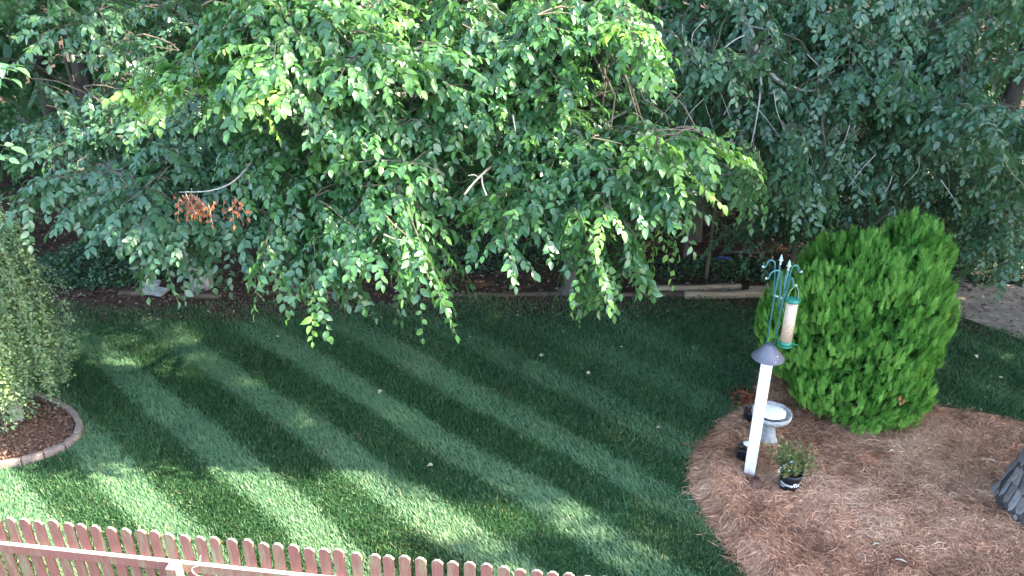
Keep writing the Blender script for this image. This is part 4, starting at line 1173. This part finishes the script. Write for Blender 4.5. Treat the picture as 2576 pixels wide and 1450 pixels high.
# ------------------------------------------------------------------ picket fence
def fence():
    A = np.array([-4.01, 4.91]); B = np.array([.01, 4.37])
    d = (B - A) / np.linalg.norm(B - A); ang = math.atan2(d[1], d[0])
    nrm = np.array([d[1], -d[0]])         # towards the camera
    TOP = 1.10
    R = empty('picket_fence', (A[0], A[1], 0), 'low mauve-red weathered picket fence along the bottom left', 'fence')
    Ri = parent_matrix(R).inverted()
    var = []
    for k in range(5):
        rs = random.Random(k); w = .0425; h = TOP - .05; c = .027
        out = [(-w, 0), (w, 0), (w, h - c), (w - c, h), (-w + c, h), (-w, h - c)]
        mb = MB(); n = len(out); t = .0095
        mb.add([(x, -t, z) for x, z in out] + [(x, t, z) for x, z in out], [tuple(range(n)), tuple(range(2 * n - 1, n - 1, -1))] + [(i, (i + 1) % n, n + (i + 1) % n, n + i) for i in range(n)])
        me = mb.mesh('picket', M['fence'], bev=.0016, seg=1)
        me.materials.append(M['picket_edge_sunlit'])
        for pl in me.polygons:
            if abs(pl.normal.y) < .5 and pl.center.z > h * .5: pl.material_index = 1  # pale upper edges carry painted sunlight
        var.append(me)
    step = .1232
    for i in range(-4, 41):
        q = A + d * (i * step) + d * .035
        o = bpy.data.objects.new('picket', var[i % 5]); COL.objects.link(o); o.parent = R
        o.matrix_local = Ri @ Matrix.Translation((q[0], q[1], .05 + random.gauss(0, .007))) @ Matrix.Rotation(ang + random.gauss(0, .015), 4, 'Z') @ Matrix.Rotation(random.gauss(0, .008), 4, 'Y')
    def rail(s0, s1, z, name='rail'):
        m = A + d * (s0 + s1) / 2 + nrm * (.0115 + .019)
        mb = MB(); mb.box((0, 0, 0), (s1 - s0, .038, .089))
        me = mb.mesh(name, M['fence'], bev=.003, seg=1); me.materials.append(M['rail_top'])
        for pl in me.polygons:
            if pl.normal.z > .5: pl.material_index = 1
        o = bpy.data.objects.new(name, me); COL.objects.link(o); o.parent = R
        o.matrix_local = Ri @ Matrix.Translation((m[0], m[1], z)) @ Matrix.Rotation(ang, 4, 'Z')
    ps = 1.425
    for s in (ps - 2.44, ps, ps + 2.44):
        q = A + d * s + nrm * (.052 + .047)
        mb = MB(); mb.box((0, 0, .435), (.090, .090, .87)); me = mb.mesh('post', M['rail_top'], bev=.005, seg=1)
        me.materials.append(M['fence'])
        for pl in me.polygons:
            if pl.normal.y < -.5: pl.material_index = 1  # front keeps the stain, other faces carry painted sunlight
        o = bpy.data.objects.new('post', me); COL.objects.link(o); o.parent = R
        o.matrix_local = Ri @ Matrix.Translation((q[0], q[1], 0)) @ Matrix.Rotation(ang, 4, 'Z')
    for z in (.80, .26):
        rail(ps - 2.44, ps - .003, z); rail(ps + .003, ps + 2.6, z)
    # loose bits of string tied round the rail beside the post
    q = lambda s, n, z: np.append(A + d * s + nrm * n, z)
    for nm, lab, pts in [('string', 'white string loop hanging over the fence rail right of the post', [q(ps + .20, .03, .93), q(ps + .185, .05, .85), q(ps + .13, .056, .82), q(ps + .125, .057, .77), q(ps + .19, .057, .72)]),
                         ('string', 'short curled white string on the fence left of the post', [q(ps - .075, .06, .73), q(ps - .08, .06, .70), q(ps - .09, .06, .66), q(ps - .13, .06, .63)])]:
        mb = MB(); s = spline(pts, 5); mb.tube(s, .003, 6); tag(mb.build(nm, M['string'], smooth=True), lab, 'string')
fence()

# ------------------------------------------------------------------ feeder post
def feeder_post():
    b = Vector((2.48, 6.70, 0))
    z0 = .05
    R = empty('feeder_post', b, 'white vinyl post with a grey cone baffle and green hooks', 'feeder post')
    mb = MB(); mb.box(b + Vector((0, 0, .77)), (.110, .110, 1.50), Matrix.Rotation(-.33, 3, 'Z')); mb.build('post', M['vinyl_post'], R, bev=.008, seg=2)
    mb = MB(); mb.lathe([(.155, 1.485), (.157, 1.489), (.035, 1.63), (.030, 1.635), (.028, 1.628), (.150, 1.485)], 36, b, caps=False)
    mb.add([(b.x + .032 * math.cos(i * .524), b.y + .032 * math.sin(i * .524), 1.632) for i in range(12)], [tuple(range(12))])
    baf = mb.build('baffle', M['baffle'], R, smooth=True)
    mb = MB(); mb.tube([b + Vector((.05, -.10, 1.555)), b + Vector((.053, -.107, 1.552))], .006, 8); mb.build('rivet', M['vinyl'], baf)
    mb = MB(); mb.tube([b + Vector((.03, -.135, 1.508)), b + Vector((.032, -.141, 1.506))], .006, 8); mb.build('rivet', M['vinyl'], baf)
    def rod(x0, x1, y, ztop, name):
        p = [b + Vector((x0, y, 1.55)), b + Vector(((x0 + x1) / 2, y, (1.55 + ztop) / 2)), b + Vector((x1, y, ztop))]
        m = MB(); m.tube(p, .0085, 8); o = m.build('rod', M['hook_metal'], R, smooth=True)
        t = p[-1]
        m = MB(); m.lathe([(.009, 0), (.013, .006), (.007, .016), (.011, .026), (.007, .034), (.024, .048), (.012, .058), (.013, .072), (.001, .105)], 10, t); m.build('finial', M['finial'], o, smooth=True)
        return p
    ra = rod(-.030, -.018, .02, 2.46, 'rod'); rb = rod(.034, .048, -.02, 2.42, 'rod')
    def hook(s, side, fwd, h, w, end):
        s = Vector(s); e = Vector((side, fwd, 0)).normalized()
        pts = [s + Vector((0, 0, -.30)), s + e * .012 + Vector((0, 0, -.1)), s + e * .03 + Vector((0, 0, h * .55))]
        for t in np.linspace(math.pi, -.15, 9): pts.append(s + e * (.03 + w / 2 + math.cos(t) * w / 2) + Vector((0, 0, h * .55 + math.sin(t) * h * .45)))
        q = pts[-1]; pts += [q + e * .012 + Vector((0, 0, -.02)), q + e * .03 + Vector((0, 0, -.012))]
        m = MB(); m.tube(spline(pts, 3), .0075, 7); o = m.build('hook', M['hook_metal'], R, smooth=True)
        m = MB(); m.lathe([(.002, -.012), (.011, -.006), (.012, .004), (.003, .012)], 8, pts[-1]); m.build('hook_tip', M['finial'], o, smooth=True)
        return pts[-1]
    hook(ra[-1] + Vector((-.015, 0, -.07)), -1, .15, .11, .075, 0)
    hook(rb[-1] + Vector((-.03, 0, -.10)), -1, -.25, .11, .12, 0)
    hook(rb[-1] + Vector((.0, 0, -.06)), 1, .1, .11, .07, 0)
    hp = hook(rb[-1] + Vector((-.005, -.005, -.16)), 1, -.7, .10, .035, 0)
    # clamp where the hooks are tied to the rods
    m = MB(); m.tube([b + Vector((-.035, .02, 2.15)), b + Vector((.05, -.02, 2.13))], .011, 8)
    m.build('clamp', M['finial'], R, smooth=True)
    for (a, c) in [((-.045, 2.14), (-.028, 2.40)), ((.055, 2.12), (.03, 2.38))]:
        m = MB(); m.tube(spline([b + Vector((a[0], -.03, a[1])), b + Vector(((a[0] + c[0]) / 2 - .01, -.04, (a[1] + c[1]) / 2)), b + Vector((c[0], -.03, c[1]))], 4), .0065, 6); m.build('hook_stem', M['hook_metal'], R, smooth=True)
    # tube feeder
    fx, fy = b.x + .118, b.y - .07
    T = empty('tube_feeder', (fx, fy, 1.69), 'clear tube bird feeder full of tan seed with green cap and base', 'bird feeder')
    c = (fx, fy, 0)
    m = MB(); m.lathe([(.001, 1.715), (.0535, 1.715), (.0535, 2.125), (.001, 2.125)], 28, c); m.build('seed_tube', M['seed'], T, smooth=True)
    m = MB(); m.lathe([(.001, 2.128), (.066, 2.128), (.070, 2.135), (.069, 2.148), (.045, 2.160), (.012, 2.166), (.001, 2.166)], 28, c); cap = m.build('cap', M['green_plastic'], T, smooth=True)
    m = MB(); m.lathe([(.001, 1.67), (.058, 1.67), (.060, 1.685), (.057, 1.712), (.001, 1.712)], 28, c); bs = m.build('base', M['green_plastic'], T, smooth=True)
    m = MB(); m.lathe([(.001, 1.655), (.062, 1.655), (.068, 1.662), (.062, 1.668), (.001, 1.668)], 28, c); m.build('tray', M['green_plastic'], bs, smooth=True)
    m = MB(); m.tube([Vector((fx + .05, fy - .02, 1.69)), Vector((fx + .11, fy - .045, 1.685))], .005, 6); m.build('perch', M['green_plastic'], bs)
    top = Vector(hp)
    m = MB(); m.tube(spline([Vector((fx - .05, fy, 2.15)), Vector((fx - .045, fy, 2.21)), top, Vector((fx + .045, fy, 2.21)), Vector((fx + .05, fy, 2.15))], 4), .0022, 5); m.build('hanger', M['finial'], cap, smooth=True)
feeder_post()

# ------------------------------------------------------------------ bird bath and pots
def bird_bath():
    b = G(1931, 1132); b[1] += .06
    z = float(bed_z(np.array([b[0]]), np.array([b[1]]))[0])
    c = Vector((b[0], b[1], z - .01))
    R = empty('bird_bath', c, 'small grey cast stone bird bath beside the white post', 'bird bath')
    m = MB(); m.lathe([(.001, 0), (.105, 0), (.112, .02), (.105, .05), (.085, .09), (.072, .14), (.066, .20), (.070, .25), (.085, .285), (.001, .285)], 28, c, wob=.006); m.build('pedestal', M['cast_stone'], R, smooth=True)
    m = MB(); m.lathe([(.001, .28), (.10, .285), (.165, .310), (.203, .345), (.214, .380), (.209, .402), (.195, .401), (.18, .375), (.13, .352), (.001, .345)], 40, c, wob=.006); m.build('bowl', M['cast_stone'], R, smooth=True)
    Rm = Matrix.Rotation(math.radians(-4), 3, 'X') @ Matrix.Rotation(math.radians(5), 3, 'Y')
    m = MB(); m.lathe([(.001, -.012), (.15, -.012), (.176, 0), (.172, .012), (.13, .026), (.07, .040), (.03, .046), (.001, .048)], 26, c + Vector((-.03, -.01, .412)), R=Rm, wob=.03)
    tag(m.build('stone_disc', M['pale_stone'], smooth=True, jitter=.002), 'whitish rounded stone slab lying in the bowl of the bird bath', 'stone')
bird_bath()

def pot(b, r_top, r_bot, h, label, tilt=0.0, prints=False):
    z = float(bed_z(np.array([b[0]]), np.array([b[1]]))[0])
    c = Vector((b[0], b[1], z - .01))
    R = empty('plant_pot', c, label, 'plant pot', 'black nursery pots in the bed')
    Rm = Matrix.Rotation(tilt, 3, 'Y')
    m = MB(); m.lathe([(.001, 0), (r_bot, 0), (r_bot + (r_top - r_bot) * .85, h * .85), (r_top * 1.03, h * .86), (r_top * 1.05, h), (r_top * .99, h), (r_top * .93, h * .86), (r_top * .88, h * .80)], 32, c, R=Rm, caps=False)
    body = m.build('body', M['black_pot'], R, smooth=True)
    m = MB(); m.lathe([(.001, h * .84), (r_top * .5, h * .85), (r_top * .9, h * .83)], 24, c, R=Rm, caps=False, wob=.02)
    m.build('soil', M['soil'], R, smooth=True)
    return R, c, body

def pots():
    rng = np.random.default_rng(131)
    b = G(1985, 1250)[:2] + (0, .06)
    R, c, body = pot(b, .114, .088, .245, 'black pot with white lettering holding a straggly azalea')
    # printed lettering on the pot
    def lettering(txt, a0, z0, size, shear):
        cu = bpy.data.curves.new('lettering', 'FONT'); cu.body = txt; cu.size = size; cu.shear = shear; cu.offset = size * .02; cu.resolution_u = 3
        to = bpy.data.objects.new('lettering_source', cu); COL.objects.link(to)
        dg = bpy.context.evaluated_depsgraph_get(); me0 = bpy.data.meshes.new_from_object(to.evaluated_get(dg))
        bm = bmesh.new(); bm.from_mesh(me0); bmesh.ops.subdivide_edges(bm, edges=list(bm.edges), cuts=1)
        for q in bm.verts:
            x, y = q.co.x, q.co.y
            z = z0 + y; r = .088 + (.112 - .088) * z / .23 + .0022
            a = a0 + x / r
            q.co = Vector((c.x + math.cos(a) * r, c.y + math.sin(a) * r, c.z + z))
        me = bpy.data.meshes.new('lettering'); bm.to_mesh(me); bm.free(); me.materials.clear(); me.materials.append(M['print_white'])
        COL.objects.unlink(to); bpy.data.objects.remove(to)
        link('lettering', me, body)
    A = -math.pi / 2 - math.atan2(b[0], b[1]) 
    lettering('Home', A - 1.0, .118, .052, .35)
    lettering('Rel', A + .22, .112, .075, .45)
    m = MB()
    for k in range(10):
        a0 = A - .95 + k * .055; r = .088 + .024 * .10 / .23 + .002
        q = [(c.x + math.cos(a) * r, c.y + math.sin(a) * r, c.z + zz) for a in (a0, a0 + .05) for zz in (.094, .102)]
        m.add(q, [(0, 2, 3, 1)])
    m.build('print_line', M['print_white'], body)
    # azalea
    F = Foliage()
    top = np.array([c.x, c.y, c.z + .215])
    for k in range(44):
        a = rng.uniform(0, 6.28); o = np.array([math.cos(a), math.sin(a), 0])
        s = top + o * rng.uniform(0, .05)
        L = rng.uniform(.16, .40); d = o * rng.uniform(.15, .75) + (.0, .08, 1.0)
        if k % 4 == 0: d = o * 1.2 + (0, .25, .85); L = .21
        e = s + unit(d) * L
        F.wood.tube([s, (s + e) / 2 + o * .02, e], [.0035, .003, .002], 4, caps=False)
        n = 27
        t = rng.uniform(.5, 1.05, n)
        p = s + (e - s) * t[:, None] + rng.normal(0, .018, (n, 3))
        F.leaves(p, rng.normal(0, 1, (n, 3)) + o * .6 + (0, 0, .4), rng.normal(0, .6, (n, 3)) + (0, -.2, .9), rng.uniform(.026, .048, n), np.clip(rng.normal(.48, .3, n), 0, 1))
    A_ = empty('azalea', top, 'straggly brown-green azalea growing in the lettered black pot', 'shrub')
    p, y, z, s, t = F.arrays()
    v, f, tt = scatter(LEAF4_V, LEAF4_F, p, frames_from(y, z), s, t)
    o = link('foliage', np_mesh('foliage', v, f, M['azalea'], {'tint': tt}), A_); o['kind'] = 'stuff'
    o = F.wood.build('stems', M['twig_brown'], A_); o['kind'] = 'stuff'
    def petals(q, n, sz, par, name='flower'):
        q = np.asarray(q); a = np.arange(n) * 2 * math.pi / n
        yd = np.stack([np.cos(a), np.sin(a), np.full(n, .35)], -1); zn = np.tile(np.array([0, -.2, 1.0]), (n, 1))
        v, f, t = scatter(LEAF4_V, LEAF4_F, np.tile(q, (n, 1)), frames_from(yd, zn), np.full(n, sz), np.zeros(n))
        return link(name, np_mesh(name, v, f, M['petal'], {'tint': t}), par)
    petals(top + (-.05, -.09, .21), 5, .03, A_); petals(top + (-.075, -.10, .11), 5, .026, A_)
    # bent white plant tag at the left
    s = spline([top + (-.14, -.04, .03), top + (-.135, -.05, .10), top + (-.085, -.06, .16)], 5)
    mb = MB(); w = np.array([.004, -.012, .0])
    mb.add([q + k * w for q in s for k in (-1, 1)], [(2 * i, 2 * i + 1, 2 * i + 3, 2 * i + 2) for i in range(len(s) - 1)]); link('plant_tag', mb.mesh('plant_tag', M['petal']), A_)
    # second pot behind the post
    b2 = G(1873, 1180)[:2] + (0, .06)
    R2, c2, _ = pot(b2, .092, .078, .17, 'black pot with a white bloom half hidden behind the white post')
    pl = empty('potted_flower', c2 + Vector((0, 0, .15)), 'dry stems with one white bloom in the pot behind the white post', 'plant')
    W = MB()
    for k in range(16):
        a = rng.uniform(0, 6.28); s = np.array(c2) + (0, 0, .14); e = s + np.array([math.cos(a) * .09, math.sin(a) * .09, rng.uniform(.02, .10)])
        W.tube([s, (s + e) / 2 + (0, 0, .03), e], [.003, .0025, .0015], 4, caps=False)
    W.build('stems', M['twig_brown'], pl)['kind'] = 'stuff'
    n = 50; p = np.array(c2) + (0, 0, .17) + rng.normal(0, 1, (n, 3)) * (.05, .05, .022)
    v, f, t = scatter(LEAF4_V, LEAF4_F, p, frames_from(rng.normal(0, 1, (n, 3)), rng.normal(0, .5, (n, 3)) + (0, 0, 1)), rng.uniform(.02, .035, n), rng.uniform(.6, 1, n))
    link('leaves', np_mesh('leaves', v, f, M['azalea'], {'tint': t}), pl)['kind'] = 'stuff'
    m = MB(); m.lathe([(.001, -.02), (.032, -.012), (.044, .0), (.036, .016), (.014, .026), (.001, .028)], 12, np.array(c2) + (.0, -.03, .225), wob=.12); m.build('bloom', M['petal'], pl, smooth=True)
    m = MB(); m.tube([np.array(c2) + (0, 0, .14), np.array(c2) + (0, -.02, .215)], .004, 5); m.build('stalk', M['twig_brown'], pl)
    # third pot, further back
    b3 = G(1884, 1085)[:2] + (0, .05)
    R3, c3, _ = pot(b3, .085, .070, .16, 'small empty black pot furthest back, behind post and bird bath', tilt=.12)
    # clump of roots and soil in front of the post
    k = G(1895, 1232)
    z = float(bed_z(np.array([k[0]]), np.array([k[1]]))[0])
    m = MB(); m.lathe([(.10, -.02), (.10, .02), (.075, .055), (.04, .075), (.001, .08)], 16, (k[0], k[1], z), wob=.15)
    tag(m.build('soil_clump', M['mulch'], smooth=True, jitter=.008), 'dark clump of soil and roots in front of the white post', 'soil clump')
    # dry rusty fern heap at the tip of the bed behind the pots
    n = 260; g = G(1895, 1022); p = np.array([g[0], g[1] + .05, .06]) + rng.normal(0, 1, (n, 3)) * (.14, .10, .06); p[:, 2] = np.abs(p[:, 2])
    v, f, t = scatter(LEAF4_V, LEAF4_F, p, frames_from(rng.normal(0, 1, (n, 3)), rng.normal(0, 1, (n, 3))), rng.uniform(.03, .07, n), rng.uniform(0, .6, n))
    tag(link('dry_foliage', np_mesh('dry_foliage', v, f, M['dead_leaf'], {'tint': t * .6})), 'rust brown dry foliage at the far tip of the pine straw bed', 'dry plant', kind='stuff')
pots()

# ------------------------------------------------------------------ timbers, stones and scraps along the back
def back_edge():
    rng = np.random.default_rng(141)
    T = [(1635, 736, 1862, 729, .10, 'upper pale landscape timber with a sawn end left of the feeder'), (1722, 748, 1955, 744, .09, 'front landscape timber touching the lawn left of the feeder'), (1885, 737, 1960, 735, .10, 'short landscape timber end just left of the feeder hooks'),
         (1530, 745, 1720, 741, .05, 'dark landscape timber left of the pale pair'), (1140, 743, 1440, 739, .022, 'long sunken timber behind the lawn under the middle boughs'), (660, 739, 900, 736, .025, 'long thin timber behind the lawn right of the pale trunk'), (450, 749, 560, 747, .06, 'short sunken timber in front of the pale trunk'), (300, 742, 360, 740, .06, 'short sunken timber left of the two flat stones')]
    for (u0, v0, u1, v1, h, lab) in T:
        a = G(u0, v0); b = G(u1, v1); m = (a + b) / 2; L = np.linalg.norm(b - a); ang = math.atan2(b[1] - a[1], b[0] - a[0])
        mb = MB(); nseg = max(3, int(L / .25)); 
        prof = [(-.05, -.04), (.05, -.04), (.052, h * .6), (.035, h), (-.035, h), (-.052, h * .6)]
        vs = [(-L / 2 + L * i / nseg, y + rng.normal(0, .003), z + rng.normal(0, .004)) for i in range(nseg + 1) for y, z in prof]
        k = len(prof)
        mb.add(vs, [(i * k + j, i * k + (j + 1) % k, (i + 1) * k + (j + 1) % k, (i + 1) * k + j) for i in range(nseg) for j in range(k)] + [tuple(range(k)), tuple(nseg * k + j for j in range(k - 1, -1, -1))])
        me = mb.mesh('landscape_timber', M['timber'] if h > .08 else M['old_timber'], bev=.004, seg=1)
        o = link('landscape_timber', me); o.location = (m[0], m[1], 0); o.rotation_euler = (0, 0, ang)
        tag(o, lab, 'timber', 'timbers along the back edge of the lawn')
    for (u, v, sx, sy, rz, lab) in [(381, 728, .27, .16, .1, 'upper of two flat grey stones beside the pale trunk'), (392, 740, .34, .18, -.25, 'lower of two flat grey stones beside the pale trunk')]:
        g = G(u, v); mb = MB(); mb.box((0, 0, .035), (sx, sy, .07))
        o = link('flat_stone', mb.mesh('flat_stone', M['grey_stone'], bev=.018, seg=2, jitter=.006)); o.location = (g[0], g[1], .02 if v > 735 else .06); o.rotation_euler = (.08, .05, rz); tag(o, lab, 'stone', 'flat stones at the wood edge')
    g = G(1822, 662); mb = MB(); mb.tube(spline([(-.12, 0, .05), (-.04, .02, .06), (.05, -.01, .045), (.13, .01, .04)], 3), [.02, .034, .03, .036, .03, .034, .028, .02, .012, .004], 8)
    o = link('plastic_scrap', mb.mesh('plastic_scrap', M['blue_plastic'], jitter=.004)); o.location = (g[0], g[1], float(ground_z(g[0], g[1])) + .02); tag(o, 'small crumpled bright blue plastic scrap on the floor of the wood', 'plastic scrap')
    a = G(1815, 655); b = G(1925, 657); mb = MB(); mb.tube([a + (0, .1, .10), (a + b) / 2 + (0, .1, .12), b + (0, .1, .10)], [.03, .028, .02], 8)
    tag(mb.build('fallen_log', M['bark_dark'], smooth=True), 'thin fallen branch lying behind the blue scrap', 'fallen branch')
    for i, (u, v, L, rz, lab) in enumerate([(2483, 1178, .16, -.2, 'pale wood chip on the straw nearest the pine trunk'), (2238, 1152, .09, .5, 'pale chip on the straw below the bush'), (2385, 1262, .07, 1.0, 'short pale chip on the straw left of the pine foot'), (2200, 1385, .08, .3, 'pale chip on the straw near the bottom edge'), (2262, 1452 - 20, .10, -.4, 'lowest pale chip on the straw at the bottom edge')]):
        g = G(u, v); z = float(bed_z(np.array([g[0]]), np.array([g[1]]))[0])
        mb = MB(); mb.tube([(-L / 2, 0, 0), (0, .008, .006), (L / 2, -.004, 0)], [.004, .008, .004], 6)
        o = link('wood_chip', mb.mesh('wood_chip', M['dead_wood'], jitter=.0015)); o.location = (g[0], g[1], z + .03); o.rotation_euler = (0, .05, rz); tag(o, lab, 'wood chip', 'wood chips on the pine straw')
    # pale leaves dropped on the grass
    pts = [(880, 870), (822, 860), (697, 856), (340, 836), (862, 940), (1000, 932), (1185, 855), (1420, 842), (1660, 1085), (1360, 905), (960, 990), (1560, 880), (520, 790), (640, 820), (1245, 990), (1480, 950), (1740, 880), (1800, 930), (2450, 900), (2520, 960), (2480, 1010), (1090, 1180), (300, 985)]
    var = []
    for k in range(3):
        lv = np.array(LEAF_V, float); lv[:, 2] += (.12 + .08 * k) * np.abs(lv[:, 0]) * 2 + .1 * np.sin(lv[:, 1] * 4 + k)
        var.append(np_mesh('fallen_leaf', lv, np.array(LEAF_F), M['litter'], {'tint': np.full(10, 1.0)}))
    for i, (u, v) in enumerate(pts):
        g = G(u, v); o = link('fallen_leaf', var[i % 3]); o.location = (g[0], g[1], .045); s = rng.uniform(.04, .075) * (1.5 if i == 0 else 1); o.scale = (s * 1.4, s, s)
        o.rotation_euler = (rng.normal(0, .25), rng.normal(0, .25), rng.uniform(0, 6.28))
        tag(o, 'small pale fallen leaf lying on the mown grass' if i else 'largest whitish fallen leaf on the grass below the hanging boughs', 'fallen leaf', 'fallen leaves on the lawn')
back_edge()
